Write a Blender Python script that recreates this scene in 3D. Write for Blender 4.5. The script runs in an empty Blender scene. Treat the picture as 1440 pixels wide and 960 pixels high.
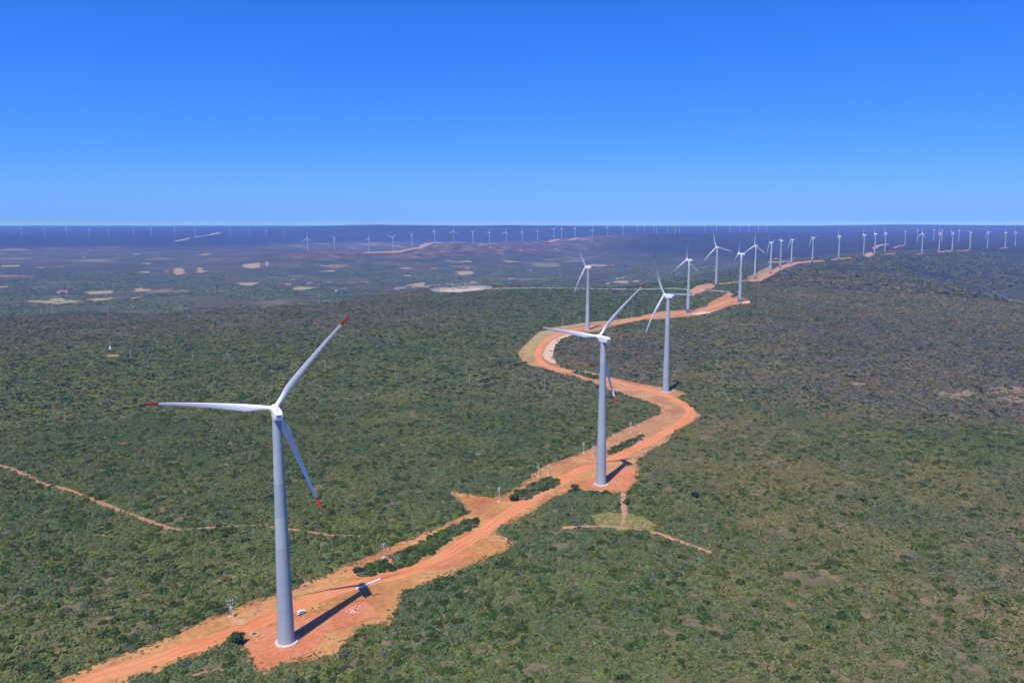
import bpy, bmesh, math, random
import numpy as np
from mathutils import Vector, Matrix
from mathutils.geometry import delaunay_2d_cdt

S = bpy.context.scene
COL = S.collection
R = math.radians
random.seed(7)
rng = np.random.default_rng(7)

# ------------------------------------------------------------------ camera, sky, sun, exposure
CAM_Z = 140.5
cam = bpy.data.cameras.new('camera'); cam_o = bpy.data.objects.new('camera', cam); COL.objects.link(cam_o)
cam_o.location = (0, 0, CAM_Z); cam_o.rotation_euler = (R(90 - 8.3305), 0, 0)
cam.sensor_width = 36.0; cam.lens = 28.0; cam.clip_start = 1.0; cam.clip_end = 200000.0
S.camera = cam_o

SUN_EL, SUN_AZ = 61.5, 207.0           # the sun stands behind the camera, a little to its left
w = bpy.data.worlds.new('World'); S.world = w; w.use_nodes = True
nt = w.node_tree; nt.nodes.clear()
sky = nt.nodes.new('ShaderNodeTexSky'); sky.sky_type = 'NISHITA'; sky.sun_disc = False
sky.sun_elevation = R(SUN_EL); sky.sun_rotation = R(SUN_AZ)
sky.altitude = 900.0; sky.air_density = 0.6; sky.dust_density = 1.5; sky.ozone_density = 8.0
# the photograph's strongly saturated rendering of the clear sky, the same all round
se = nt.nodes.new('ShaderNodeSeparateColor'); co_ = nt.nodes.new('ShaderNodeCombineColor'); nt.links.new(sky.outputs[0], se.inputs[0])
for ch, (gain, power) in enumerate(((0.262, 1.5), (0.80, 0.85), (1.84, 0.8))):
    pw = nt.nodes.new('ShaderNodeMath'); pw.operation = 'POWER'; pw.inputs[1].default_value = power
    ml = nt.nodes.new('ShaderNodeMath'); ml.operation = 'MULTIPLY'; ml.inputs[1].default_value = gain
    nt.links.new(se.outputs[ch], pw.inputs[0]); nt.links.new(pw.outputs[0], ml.inputs[0]); nt.links.new(ml.outputs[0], co_.inputs[ch])
bg = nt.nodes.new('ShaderNodeBackground'); bg.inputs[1].default_value = 0.15
wo = nt.nodes.new('ShaderNodeOutputWorld')
nt.links.new(co_.outputs[0], bg.inputs[0]); nt.links.new(bg.outputs[0], wo.inputs[0])

sl = bpy.data.lights.new('sun', 'SUN'); sl.energy = 4.8; sl.angle = R(0.5); sl.color = (1.0, 0.955, 0.89)
so = bpy.data.objects.new('sun', sl); COL.objects.link(so)
a = R(SUN_AZ); sdir = Vector((math.sin(a) * math.cos(R(SUN_EL)), math.cos(a) * math.cos(R(SUN_EL)), math.sin(R(SUN_EL))))
so.rotation_euler = sdir.to_track_quat('Z', 'Y').to_euler(); so.location = (-200, -300, 600)

S.view_settings.view_transform = 'Standard'; S.view_settings.look = 'None'
S.view_settings.exposure = 0.18; S.view_settings.gamma = 1.0
S.view_settings.use_curve_mapping = False
S.render.engine = 'CYCLES'
S.cycles.max_bounces = 5; S.cycles.diffuse_bounces = 2; S.cycles.glossy_bounces = 2; S.cycles.volume_bounces = 1
S.cycles.transparent_max_bounces = 4
HAZE_DENSITY = 0.66e-4
HAZE_COLOR = (0.115, 0.275, 1.0)

# ------------------------------------------------------------------ surveyed data (metres, camera above the origin)
CTRL = np.array([[-76.7,253.2,0.0],[48.3,416.9,1.0],[127.7,649.1,3.0],[96.1,1006.8,7.7],[264.6,1193.1,8.0],[377.4,1316.3,13.3],[410.8,1603.6,15.7],[584.4,1920.7,9.9],[661.9,2045.5,15.1],[769.5,2292.0,15.3],[922.8,2642.5,12.6],[981.1,2614.1,20.9],[1115.6,2734.2,23.9],[1253.8,2856.2,26.2],[1371.0,3029.3,27.3],[1484.3,3189.7,27.0],[2276.5,4646.8,23.1],[1654.7,3234.9,25.1],[2598.9,5148.7,25.4],[2954.1,5626.2,21.1],[1814.1,3405.5,24.7],[2956.5,5523.0,19.4],[1920.5,3498.0,25.3],[2061.8,3610.1,26.4],[2201.7,3714.3,28.0],[2361.2,3840.3,27.6],[2718.2,4334.2,18.8],[-1235.6,4850.0,-19.2],[-1072.0,4850.0,-18.4],[-874.5,4900.0,-27.4],[-733.7,4950.0,-18.2],[-629.4,5050.0,-3.6],[-500.9,5200.0,28.8],[-383.8,5300.0,17.3],[-264.3,5450.0,11.4],[-156.4,5600.0,7.9],[-42.3,5750.0,17.0],[76.4,5950.0,20.5],[197.7,6200.0,29.1],[339.6,6500.0,35.1],[399.8,6450.0,33.1],[522.9,6650.0,35.6],[-1061.8,4100.0,-77.8],[-1489.1,5750.0,-62.0],[-921.2,4100.0,-75.4],[-1292.0,5750.0,-62.0],[-752.7,4150.0,-72.4],[-1052.0,5800.0,-62.0],[-632.9,4200.0,-70.3],[-881.6,5850.0,-62.0],[-545.2,4300.0,-68.7],[-754.4,5950.0,-62.0],[-436.5,4450.0,-66.7],[-598.3,6100.0,-62.0],[-335.4,4550.0,-65.0],[-457.1,6200.0,-62.0],[-232.0,4700.0,-63.3],[-313.4,6350.0,-62.0],[-137.9,4850.0,-61.8],[-184.8,6500.0,-62.0],[-37.4,5000.0,-60.4],[-49.8,6650.0,-62.0],[68.0,5200.0,-59.0],[89.6,6850.0,-62.0],[177.0,5450.0,-57.6],[230.6,7100.0,-62.0],[306.1,5750.0,-56.2],[394.0,7400.0,-62.0],[360.0,5700.0,-55.5],[464.3,7350.0,-62.0],[472.8,5900.0,-54.3],[605.0,7550.0,-62.0],[-0.0,-40.0,0.0],[-0.0,-170.0,0.0],[-34.6,-20.0,0.0],[-147.2,-85.0,0.0],[-35.6,18.2,0.0],[-151.5,77.2,0.0],[-20.0,34.6,0.0],[-85.0,147.2,0.0],[0.0,40.0,0.0],[0.0,170.0,0.0],[20.0,34.6,0.0],[85.0,147.2,0.0],[35.6,18.2,0.0],[151.5,77.2,0.0],[34.6,-20.0,0.0],[147.2,-85.0,0.0],[-415.1,500.0,-2.0],[-324.9,500.0,-1.0],[-189.5,500.0,0.0],[-119.1,600.0,0.0],[-584.7,900.0,-4.0],[-341.1,900.0,-1.0],[-153.4,1000.0,0.0],[-21.7,1200.0,2.0],[-830.2,1000.0,-8.0],[-1037.7,1250.0,-16.0],[-864.1,1330.0,-13.0],[-624.1,1330.0,-11.0],[-418.7,1450.0,-8.0],[-231.0,1600.0,-3.0],[-192.7,1780.0,-2.0],[-116.9,1850.0,0.0],[-33.6,1860.0,1.0],[127.1,1760.0,1.0],[324.9,1800.0,4.0],[-1452.8,1750.0,-66.0],[-1202.0,1850.0,-66.0],[-868.1,1850.0,-64.0],[-563.1,1950.0,-62.0],[-324.9,2250.0,-60.0],[-43.7,2420.0,-52.0],[203.0,2250.0,-45.0],[454.8,2400.0,-35.0],[-2158.5,2600.0,-84.0],[-1689.3,2600.0,-84.0],[-1266.9,2700.0,-84.0],[-808.5,2800.0,-84.0],[-418.7,2900.0,-84.0],[-54.1,3000.0,-82.0],[375.4,3200.0,-75.0],[714.7,3300.0,-62.0],[1135.2,3700.0,-40.0],[-3320.8,4000.0,-82.0],[-2598.8,4000.0,-82.0],[-1876.9,4000.0,-82.0],[-1513.3,4300.0,-80.0],[593.8,4700.0,-62.0],[1039.5,4800.0,-50.0],[1534.0,5000.0,-32.0],[-5230.2,6300.0,-62.0],[-4093.2,6300.0,-60.0],[-3343.3,6500.0,-55.0],[-2577.2,6800.0,-48.0],[-2209.0,7200.0,-45.0],[-6226.4,7500.0,30.0],[-4970.3,7650.0,32.0],[-5063.1,8300.0,29.0],[-4474.9,8700.0,30.0],[-3694.3,8900.0,34.0],[-2853.3,9300.0,36.0],[-8717.0,10500.0,35.0],[-6822.0,10500.0,38.0],[-4927.0,10500.0,45.0],[-3313.5,10800.0,50.0],[-1962.7,8700.0,-40.0],[-952.9,8800.0,-38.0],[0.0,9000.0,-30.0],[830.2,9200.0,-20.0],[-2509.5,10300.0,98.0],[-1858.9,10300.0,124.0],[-1115.3,10300.0,120.0],[0.0,10500.0,120.0],[765.2,10600.0,122.0],[1867.9,11500.0,96.0],[-3045.5,12500.0,112.0],[-1353.6,12500.0,110.0],[0.0,12500.0,110.0],[1128.0,12500.0,108.0],[2274.0,14000.0,106.0],[-3776.5,15500.0,108.0],[-979.1,15500.0,108.0],[1818.3,15500.0,108.0],[-8771.1,13500.0,70.0],[-6334.7,13500.0,76.0],[-4507.4,13500.0,90.0],[825.7,6100.0,14.0],[1342.7,6200.0,18.0],[1994.3,6500.0,22.0],[947.5,7000.0,52.0],[1537.7,7100.0,62.0],[2270.4,7400.0,60.0],[2949.0,7600.0,52.0],[1494.3,9200.0,40.0],[2914.7,9500.0,45.0],[1668.5,4300.0,-8.0],[2200.0,4600.0,14.0],[2671.9,4700.0,16.0],[3183.6,4900.0,16.0],[3984.9,4800.0,10.0],[3634.8,7600.0,40.0],[4320.6,7600.0,40.0],[4937.8,7600.0,42.0],[6309.4,7600.0,42.0],[4782.6,10000.0,62.0],[6497.1,10000.0,66.0],[8301.9,10000.0,66.0],[4141.9,13500.0,112.0],[5603.8,13500.0,124.0],[6456.5,13500.0,142.0],[7187.4,13500.0,138.0],[8040.2,13500.0,124.0],[8771.1,13500.0,128.0],[11207.5,13500.0,130.0],[102.9,300.0,0.0],[194.9,300.0,2.0],[332.1,400.0,0.0],[192.0,560.0,2.0],[207.9,480.0,3.0],[261.7,500.0,6.0],[350.8,540.0,9.0],[448.3,540.0,10.0],[402.8,620.0,-20.0],[531.3,640.0,-26.0],[352.3,640.0,-11.0],[285.3,620.0,-3.0],[308.6,900.0,2.0],[430.4,900.0,-6.0],[493.8,760.0,-13.0],[617.2,950.0,-15.0],[788.7,950.0,-25.0],[680.4,1300.0,-6.0],[922.6,1420.0,-10.0],[996.2,1200.0,-16.0],[622.6,1500.0,6.0],[973.5,1860.0,12.0],[950.2,1620.0,1.0],[1180.3,2180.0,-22.0],[1239.5,2020.0,-52.0],[1143.5,1760.0,-58.0],[1295.1,1560.0,-66.0],[1618.9,2300.0,-58.0],[952.9,2200.0,14.0],[1413.1,2700.0,8.0],[1779.5,2900.0,-16.0],[1949.1,3000.0,-24.0],[2490.6,3000.0,-30.0],[3320.8,4000.0,12.0],[2436.4,3750.0,12.0],[-19202.6,19000.0,108.0],[-38405.2,38000.0,100.0],[-12344.5,19000.0,108.0],[-24689.1,38000.0,100.0],[-8058.2,19000.0,108.0],[-16116.5,38000.0,100.0],[-4629.2,19000.0,108.0],[-9258.4,38000.0,100.0],[-2057.4,19000.0,108.0],[-4114.8,38000.0,100.0],[514.4,19000.0,108.0],[1028.7,38000.0,100.0],[3086.1,19000.0,108.0],[6172.3,38000.0,100.0],[5657.9,19000.0,108.0],[11315.8,38000.0,100.0],[8229.7,19000.0,108.0],[16459.4,38000.0,100.0],[10801.5,19000.0,108.0],[21602.9,38000.0,100.0],[12344.5,19000.0,108.0],[24689.1,38000.0,100.0],[18516.8,19000.0,108.0],[37033.6,38000.0,100.0]])
CORRIDOR = [(-173.5,179.7),(-157.1,207.3),(-141.4,230.0),(-134.2,242.2),(-124.8,250.1),(-119.6,255.7),(-111.4,268.0),(-104.0,278.2),(-97.5,284.3),(-91.0,289.6),(-85.5,293.7),(-80.8,300.5),(-75.1,306.3),(-69.7,315.1),(-61.9,324.4),(-53.4,335.0),(-43.0,345.6),(-33.5,358.5),(-22.1,376.2),(-27.3,391.4),(-33.8,404.3),(-31.4,407.1),(-22.4,402.0),(-14.8,398.7),(-4.8,398.6),(1.9,413.1),(10.8,431.2),(17.9,450.8),(29.9,462.8),(40.6,473.8),(52.8,490.1),(62.3,509.7),(78.2,533.0),(88.6,546.6),(99.2,558.9),(108.6,573.4),(112.1,592.9),(108.0,606.8),(99.6,624.2),(86.5,645.6),(73.8,675.9),(59.1,706.6),(50.3,720.1),(38.2,738.3),(25.5,761.5),(15.4,770.4),(10.9,799.4),(6.9,844.8),(16.3,902.3),(33.5,1006.4),(58.3,1045.2),(96.9,1077.7),(138.3,1098.8),(186.5,1153.5),(236.1,1223.8),(276.0,1230.5),(309.3,1268.3),(351.4,1367.4),(397.7,1472.3),(405.7,1472.7),(398.0,1407.3),(402.6,1362.4),(393.8,1312.0),(370.8,1292.8),(337.9,1256.1),(295.5,1188.3),(260.3,1159.1),(220.4,1130.1),(172.0,1093.0),(142.0,1052.1),(121.0,1018.3),(107.6,995.4),(95.2,988.0),(76.6,976.4),(57.1,944.3),(44.0,870.3),(40.3,824.9),(42.1,775.1),(55.3,743.9),(73.1,732.7),(81.6,719.1),(97.8,693.9),(114.3,679.5),(125.9,668.5),(137.8,658.0),(143.9,644.7),(138.6,633.6),(131.7,627.9),(135.3,612.7),(137.3,584.5),(138.5,569.0),(126.1,546.1),(107.7,521.4),(101.9,503.9),(92.0,487.7),(84.3,474.0),(73.6,455.7),(73.0,438.6),(67.0,418.0),(59.9,403.4),(51.3,403.6),(45.1,404.8),(39.7,407.1),(33.0,409.4),(22.1,396.3),(14.3,382.9),(8.7,374.1),(3.4,366.6),(-3.3,356.7),(-7.5,350.6),(-2.6,343.9),(2.2,336.6),(-0.6,331.9),(-3.1,327.3),(-7.6,322.8),(-12.9,317.8),(-21.3,309.5),(-28.4,300.9),(-35.4,294.7),(-39.9,291.0),(-42.7,289.3),(-41.0,282.8),(-42.3,271.3),(-43.5,264.1),(-50.3,264.2),(-53.3,260.2),(-55.9,254.5),(-55.7,249.9),(-58.8,245.5),(-63.6,242.0),(-69.0,239.9),(-75.2,237.5),(-78.9,234.6),(-81.4,233.4),(-85.1,239.1),(-88.3,245.2),(-92.4,252.4),(-95.2,255.7),(-100.1,249.2),(-108.2,240.0),(-115.6,233.4),(-118.6,229.9),(-129.1,215.2),(-141.3,192.7),(-148.2,172.3)]
LANE = [(-159.6,184.7),(-147.3,204.7),(-139.5,218.7),(-129.1,232.3),(-114.9,244.7),(-98.9,258.5),(-89.7,268.0),(-79.7,280.3),(-67.6,291.8),(-55.3,300.4),(-44.8,306.9),(-35.6,315.7),(-27.0,327.3),(-17.1,343.9),(-7.8,363.0),(5.4,388.0),(23.2,417.6),(41.0,443.5),(61.1,462.9),(85.3,495.9),(102.6,519.7),(119.6,548.4),(130.1,569.1),(134.0,588.9),(132.5,610.1),(126.9,633.0),(113.7,657.2),(97.6,679.2),(80.2,706.2),(63.6,722.8),(47.2,742.8),(34.0,764.4),(28.3,801.1),(28.4,849.1),(36.3,913.7),(52.5,970.0),(76.5,1011.6),(99.1,1029.3),(143.1,1074.8),(190.9,1136.2),(239.6,1186.1),(286.1,1216.6),(327.6,1273.1),(363.4,1330.0),(390.5,1354.1)]
STRIP = [[(-64.2,307.0),(-62.3,312.3),(-58.3,314.4),(-48.2,327.3),(-34.7,346.4),(-24.6,360.3),(-16.4,366.7),(-16.8,359.4),(-28.7,340.6),(-34.7,327.3),(-44.1,312.3),(-54.9,306.3),(-61.4,304.3)],[(0.0,393.2),(1.1,401.8),(10.4,415.4),(21.0,428.6),(25.4,422.4),(23.0,412.9),(12.3,401.7),(7.3,393.2)],[(58.0,473.1),(63.8,485.1),(78.8,504.3),(87.4,514.6),(85.1,506.0),(69.6,481.8),(59.5,471.6)],[(56.3,729.9),(61.5,736.5),(77.7,712.6),(77.3,696.8),(68.7,706.3)]]
SAND = [[(32.1,826.0),(38.2,881.2),(48.6,928.1),(62.6,964.3),(76.8,979.3),(75.9,967.5),(58.2,934.9),(46.6,874.8),(42.5,824.6),(43.3,771.1),(38.1,779.5),(33.3,800.5)],[(261.6,1174.7),(286.5,1204.4),(305.6,1203.1),(296.6,1188.2),(271.7,1163.4)],[(376.1,1311.9),(400.1,1333.1),(392.1,1302.3),(375.6,1289.3)],[(-99.7,266.0),(-97.1,268.6),(-93.7,267.5),(-94.4,264.5),(-97.5,264.0)]]
PAD = [[(-90.2,252.4),(-88.6,259.5),(-77.2,270.6),(-55.0,283.0),(-48.0,271.4),(-65.0,259.4),(-64.9,247.7),(-76.9,239.1),(-81.5,237.1)],[(-36.2,312.2),(-24.6,328.1),(-17.9,328.8),(-16.8,324.3),(-23.9,317.8),(-32.0,308.8)],[(36.5,413.9),(48.1,433.0),(71.7,449.0),(67.4,420.3),(59.6,406.7),(49.1,406.9)]]
YELLOW = [[(7.6,844.6),(17.0,896.6),(34.2,1000.0),(58.8,1037.6),(96.2,1069.7),(137.2,1090.4),(184.8,1143.0),(233.7,1211.1),(229.7,1189.9),(181.7,1123.0),(134.8,1070.4),(98.9,1046.5),(73.8,1025.3),(51.4,982.6),(33.0,914.5),(25.5,854.4),(23.4,806.0),(15.6,782.3)],[(38.8,371.2),(47.3,375.9),(53.0,373.9),(58.0,372.9),(65.2,368.0),(67.7,358.9),(65.0,351.2),(56.0,352.2),(47.2,353.1),(43.1,354.9),(38.4,363.8)],[(566.3,1935.0),(633.9,2091.4),(708.8,2273.3),(909.9,2816.2),(763.6,2342.8),(619.2,1983.9),(576.9,1918.6)],[(-447.4,857.0),(-441.3,863.4),(-430.9,862.9),(-427.2,853.7),(-436.4,850.5)],[(448.7,1732.6),(503.6,1819.9),(557.3,1904.1),(539.1,1841.5),(489.3,1767.7),(443.8,1701.8)]]
DIRT2 = [[(331.9,1496.6),(378.6,1642.8),(420.6,1744.4),(455.0,1788.1),(420.6,1634.8),(393.5,1550.0),(380.0,1551.6),(352.7,1476.8),(328.4,1439.2)],[(543.6,1880.0),(589.3,1954.5),(600.6,1951.8),(642.5,2047.5),(714.2,2214.8),(788.1,2392.1),(895.2,2647.2),(988.5,2834.5),(1047.3,2907.6),(1060.4,2825.8),(1073.4,2743.6),(1042.1,2663.2),(977.3,2603.5),(940.6,2597.6),(857.2,2438.1),(762.1,2240.1),(694.6,2095.5),(641.0,1980.5),(593.9,1869.8),(565.1,1803.7),(547.8,1831.9)],[(1106.7,2778.6),(1168.2,2857.1),(1230.9,2909.8),(1199.7,2835.8),(1123.8,2736.1),(1087.2,2729.3)],[(1300.5,2951.0),(1544.5,3485.7),(1626.2,3619.6),(1363.2,3020.7),(1276.3,2860.9)],[(1789.7,3370.6),(1838.9,3464.0),(1950.7,3556.2),(1913.1,3487.0)],[(1988.1,3566.6),(2097.0,3657.9),(2063.0,3598.0),(1978.5,3537.8)],[(1457.5,3131.8),(1540.3,3236.3),(1497.1,3145.1),(1427.9,3068.0)],[(1607.4,3186.5),(1715.4,3307.8),(1674.6,3228.7),(1591.9,3144.3)],[(2371.7,3885.1),(2546.7,4101.0),(2475.0,3985.1),(2350.9,3839.6)],[(1242.9,3882.3),(1191.6,3358.5),(1070.0,3015.4),(1212.1,3785.6)],[(2016.6,4500.7),(2200.5,4837.1),(2321.8,4988.6),(2349.0,4971.4),(2296.9,4860.3),(2240.8,4831.8),(2146.6,4690.3),(1964.3,4340.6)],[(2098.1,4412.4),(2295.6,4741.6),(2218.5,4581.4),(2039.0,4271.6)],[(2273.1,4677.6),(2378.1,4824.3),(2317.1,4699.8),(2241.8,4595.9)],[(1344.2,4143.1),(1379.8,4150.9),(1344.6,4044.5),(1317.4,4048.8)]]
TRACK = [[(-344.8,479.6),(-303.4,456.3),(-282.7,443.1),(-257.9,421.8),(-238.7,411.7),(-223.1,400.2),(-205.5,387.4),(-183.9,372.2),(-170.9,362.5),(-159.5,355.6),(-150.2,353.2)],[(-150.2,353.2),(-139.9,356.6),(-120.5,358.3),(-106.1,354.7),(-88.1,348.7),(-67.9,345.4)],[(58.3,402.3),(56.3,382.6),(53.4,364.6),(50.5,355.7)],[(23.3,355.8),(34.1,357.5),(42.4,357.5),(53.1,354.8),(63.2,350.4),(67.5,348.7),(72.7,342.1),(79.1,335.0),(87.1,328.9)],[(-100.0,232.2),(-97.1,235.0),(-90.0,237.5)]]
GREY_TRACK = [[(-55.7,1640.5),(0.0,1660.8),(60.9,1704.8),(122.5,1712.8),(182.7,1703.7),(234.8,1642.1),(286.8,1604.3),(327.1,1591.4),(343.1,1535.1),(379.0,1514.1),(395.7,1500.0),(405.7,1472.7)]]
FIELD = [[(-1431.4,2332.9),(-1430.9,2421.4),(-1375.2,2438.3),(-1231.6,2279.6),(-1267.3,2227.0),(-1301.7,2200.4)],[(-1453.1,2663.4),(-1414.3,2775.5),(-1341.1,2886.1),(-1218.2,2821.7),(-1265.7,2722.0),(-1368.7,2593.0)],[(-1258.1,2353.0),(-1239.8,2429.5),(-1153.6,2468.9),(-1174.4,2384.5),(-1198.7,2307.2)],[(-1742.6,3834.6),(-1756.0,4108.2),(-1668.2,4210.4),(-1488.5,3978.2),(-1501.0,3676.3),(-1564.9,3695.8)],[(-1431.7,4199.0),(-1427.4,4335.5),(-1347.2,4351.9),(-1277.5,4159.7),(-1325.1,4076.9)],[(-1115.3,3122.7),(-1077.4,3218.3),(-994.0,3181.1),(-991.4,2999.6),(-1056.1,3032.0)],[(-824.5,2883.2),(-769.1,2968.5),(-714.2,2927.9),(-724.0,2793.0),(-781.0,2773.5)],[(-1876.2,2916.4),(-1883.8,2991.3),(-1839.5,2916.0),(-1832.5,2847.7)],[(-386.5,2983.7),(-366.8,3160.5),(-311.8,3234.1),(-305.6,3001.6),(-332.5,2862.5)],[(-309.1,3768.7),(-262.4,3926.3),(-184.6,3984.0),(-218.0,3762.3)],[(-319.9,4496.6),(-272.0,4564.6),(-212.1,4585.6),(-260.5,4506.1)],[(-37.5,4688.5),(0.0,4759.2),(50.6,4741.2),(0.0,4669.8)],[(-463.1,3999.5),(-431.4,4141.1),(-387.8,4148.5),(-391.6,3996.4)],[(-1055.2,3698.6),(-1041.7,3795.0),(-1000.9,3693.1),(-1022.2,3627.6)],[(-936.4,3878.2),(-910.1,3929.5),(-859.9,3891.8),(-890.1,3841.8)],[(-555.0,4020.6),(-525.5,4070.3),(-501.5,4022.3),(-531.2,3976.4)],[(-2463.7,4257.5),(-2462.5,4356.7),(-2361.8,4224.0),(-2347.2,4118.5)],[(-2975.0,5399.6),(-2887.6,5489.6),(-2794.0,5374.3),(-2878.9,5310.0)],[(-2752.1,4355.0),(-2717.0,4424.7),(-2653.5,4307.7),(-2668.7,4234.0)],[(-3473.2,6363.1),(-3323.4,6379.3),(-3273.7,6283.3),(-3412.1,6281.2)],[(-2153.8,4567.6),(-2101.4,4631.9),(-2051.6,4512.3),(-2111.6,4494.4)],[(-2784.9,5700.7),(-2670.6,5782.9),(-2629.9,5671.9),(-2740.3,5629.3)],[(-2207.7,5610.3),(-2184.3,5719.8),(-2132.0,5688.3),(-2134.8,5524.2)],[(-178.6,1664.1),(-257.2,2822.2),(-54.5,1742.0),(-57.4,1646.9),(-68.5,1596.1),(-113.0,1579.1)],[(389.8,2911.4),(438.9,2981.2),(455.3,2882.4),(405.2,2767.3)],[(346.5,4424.1),(575.6,4312.5),(566.9,4246.9),(346.2,4321.2)],[(641.4,5556.4),(703.2,5499.9),(694.9,5434.1),(643.4,5488.1)],[(-265.9,3310.4),(-240.8,3373.3),(-229.7,3300.3)],[(-741.2,3461.9),(-712.9,3505.3),(-700.9,3415.6)],[(-626.3,3188.6),(-592.3,3236.8),(-585.8,3169.5)]]
SUBPAD = [(-156.9,1624.0),(-150.6,1684.3),(-113.0,1685.5),(-63.0,1679.0),(-49.8,1639.9),(-71.2,1592.2),(-112.9,1577.5)]
RIDGE_TRACK = [[(-908.8,4715.5),(-866.1,4877.6),(-757.0,4872.8),(-694.6,4890.5),(-627.7,4981.8),(-576.4,4998.7),(-918.0,8487.6),(-876.4,8673.8),(-751.4,8650.8),(-530.3,5247.8),(-535.8,5034.3),(-550.6,4924.8),(-609.2,4903.5),(-671.6,4787.6),(-742.8,4780.1),(-845.9,4762.5)],[(-229.6,5394.7),(-101.0,5699.7),(-99.3,5602.0),(-209.6,5372.4)],[(249.1,6110.1),(325.2,6329.1),(402.3,6397.7),(391.6,6316.0),(325.9,6128.5),(269.0,6069.6)],[(446.3,6297.6),(524.8,6440.9),(548.0,6446.0),(525.4,6310.2),(465.5,6254.7)],[(-3264.4,8229.6),(-3407.6,8953.3),(-3747.8,10357.3),(-3482.7,9646.8),(-3326.9,8780.9),(-3218.3,8148.7)],[(-3183.4,7500.3),(-3171.1,7714.6),(-3254.9,8060.3),(-3210.4,7966.8),(-3112.4,7586.7),(-3128.7,7401.3)]]
ROCK = [[(379.4,701.9),(395.9,718.4),(401.4,710.4),(401.7,699.2),(391.2,691.7),(381.7,695.5)],[(410.6,721.2),(424.1,730.1),(424.4,718.9),(410.4,705.6),(405.1,708.9)],[(448.3,732.7),(467.9,753.2),(467.4,738.9),(455.3,724.3),(445.6,721.3)],[(438.9,705.8),(456.7,715.8),(462.2,705.8),(456.3,694.5),(443.1,693.6)],[(463.8,736.2),(482.1,748.4),(483.5,737.5),(475.5,724.9),(462.3,725.0)],[(1156.3,2195.7),(1198.1,2218.2),(939.8,1682.9),(890.2,1540.3),(877.8,1545.3),(896.5,1631.4),(908.5,1701.3)],[(309.9,715.8),(320.2,726.1),(322.8,721.4),(313.2,711.3)]]
TURB = [(-76.7,253.2,-0.02,-24.0,39.0),(48.3,416.9,0.86,-24.0,42.0),(127.7,649.1,2.96,-36.0,93.0),(96.1,1006.8,7.59,-38.0,90.0),(264.6,1193.1,8.44,-42.0,2.0),(377.4,1316.3,13.24,-62.0,6.0),(410.8,1603.6,15.58,-16.0,104.0),(584.4,1920.7,10.56,-20.0,0.0),(661.9,2045.5,15.85,-50.0,81.0),(769.5,2292.0,15.65,-54.0,46.0),(922.8,2642.5,11.18,-42.0,86.0),(981.1,2614.1,18.37,-40.0,84.0),(1115.6,2734.2,21.72,-78.0,8.0),(1253.8,2856.2,24.53,-72.0,2.0),(1371.0,3029.3,26.53,-70.0,10.0),(1484.3,3189.7,26.81,-74.0,5.0),(2276.5,4646.8,19.44,-70.0,30.0),(1654.7,3234.9,24.74,-30.0,1.0),(2598.9,5148.7,25.52,-50.0,100.0),(2954.1,5626.2,25.05,-60.0,20.0),(1814.1,3405.5,24.06,-72.0,12.0),(2956.5,5523.0,23.52,-30.0,60.0),(3115.4,5600.0,21.24,-68.0,8.0),(1920.5,3498.0,24.34,-76.0,60.0),(2061.8,3610.1,25.48,-30.0,52.0),(2201.7,3714.3,26.15,-32.0,86.0),(2361.2,3840.3,23.19,-60.0,4.0),(2718.2,4334.2,19.65,-40.0,100.0),(2982.9,4600.0,19.21,-40.0,40.0)]
RIDGE_TURB = [(-1235.6,4850.0,-21.38,-30.0,0.0),(-1072.0,4850.0,-18.29,-50.0,60.0),(-874.5,4900.0,-24.08,-50.0,15.0),(-733.7,4950.0,-17.42,-30.0,52.0),(-629.4,5050.0,-1.1,-50.0,58.0),(-500.9,5200.0,18.46,-50.0,5.0),(-383.8,5300.0,17.03,-30.0,2.0),(-264.3,5450.0,9.7,-50.0,55.0),(-156.4,5600.0,6.17,-50.0,35.0),(-42.3,5750.0,8.31,-30.0,10.0),(76.4,5950.0,10.84,-50.0,0.0),(197.7,6200.0,16.92,-50.0,5.0),(339.6,6500.0,25.23,-30.0,50.0),(399.8,6450.0,30.39,-50.0,8.0),(522.9,6650.0,34.65,-50.0,3.0)]
LEFT_ROW = [(-5277.9,8209.0,30.26,-30.0,76.0),(-5037.6,8252.2,25.45,-40.0,32.0),(-4818.3,8291.2,20.33,-46.0,4.0),(-4613.8,8327.2,18.12,-53.0,1.0),(-4400.4,8364.4,16.19,-50.0,97.0),(-4212.9,8396.8,18.67,-36.0,109.0),(-3974.5,8437.6,23.56,-40.0,72.0),(-3797.6,8467.6,28.35,-26.0,87.0),(-3569.2,8506.0,25.87,-37.0,65.0),(-3367.5,8539.6,17.33,-39.0,112.0),(-3010.5,8598.4,17.68,-47.0,97.0),(-2819.0,8629.6,13.73,-35.0,0.0),(-2648.3,8657.2,6.32,-44.0,102.0),(-2469.0,8686.0,-6.15,-39.0,4.0)]
MESA_ROW = [(-2753.0,11600.0,114.75,-30.0,31.0),(-2512.2,11600.0,126.28,-52.0,35.0),(-2323.8,11600.0,132.45,-43.0,97.0),(-2156.3,11600.0,137.7,-42.0,11.0),(-1852.8,11600.0,140.8,-45.0,72.0),(-1413.1,11600.0,130.95,-31.0,87.0),(-963.0,11600.0,125.44,-26.0,22.0),(-607.1,11600.0,119.11,-29.0,6.0),(-240.8,11600.0,123.82,-39.0,32.0),(-125.6,11600.0,124.7,-49.0,78.0)]
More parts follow.
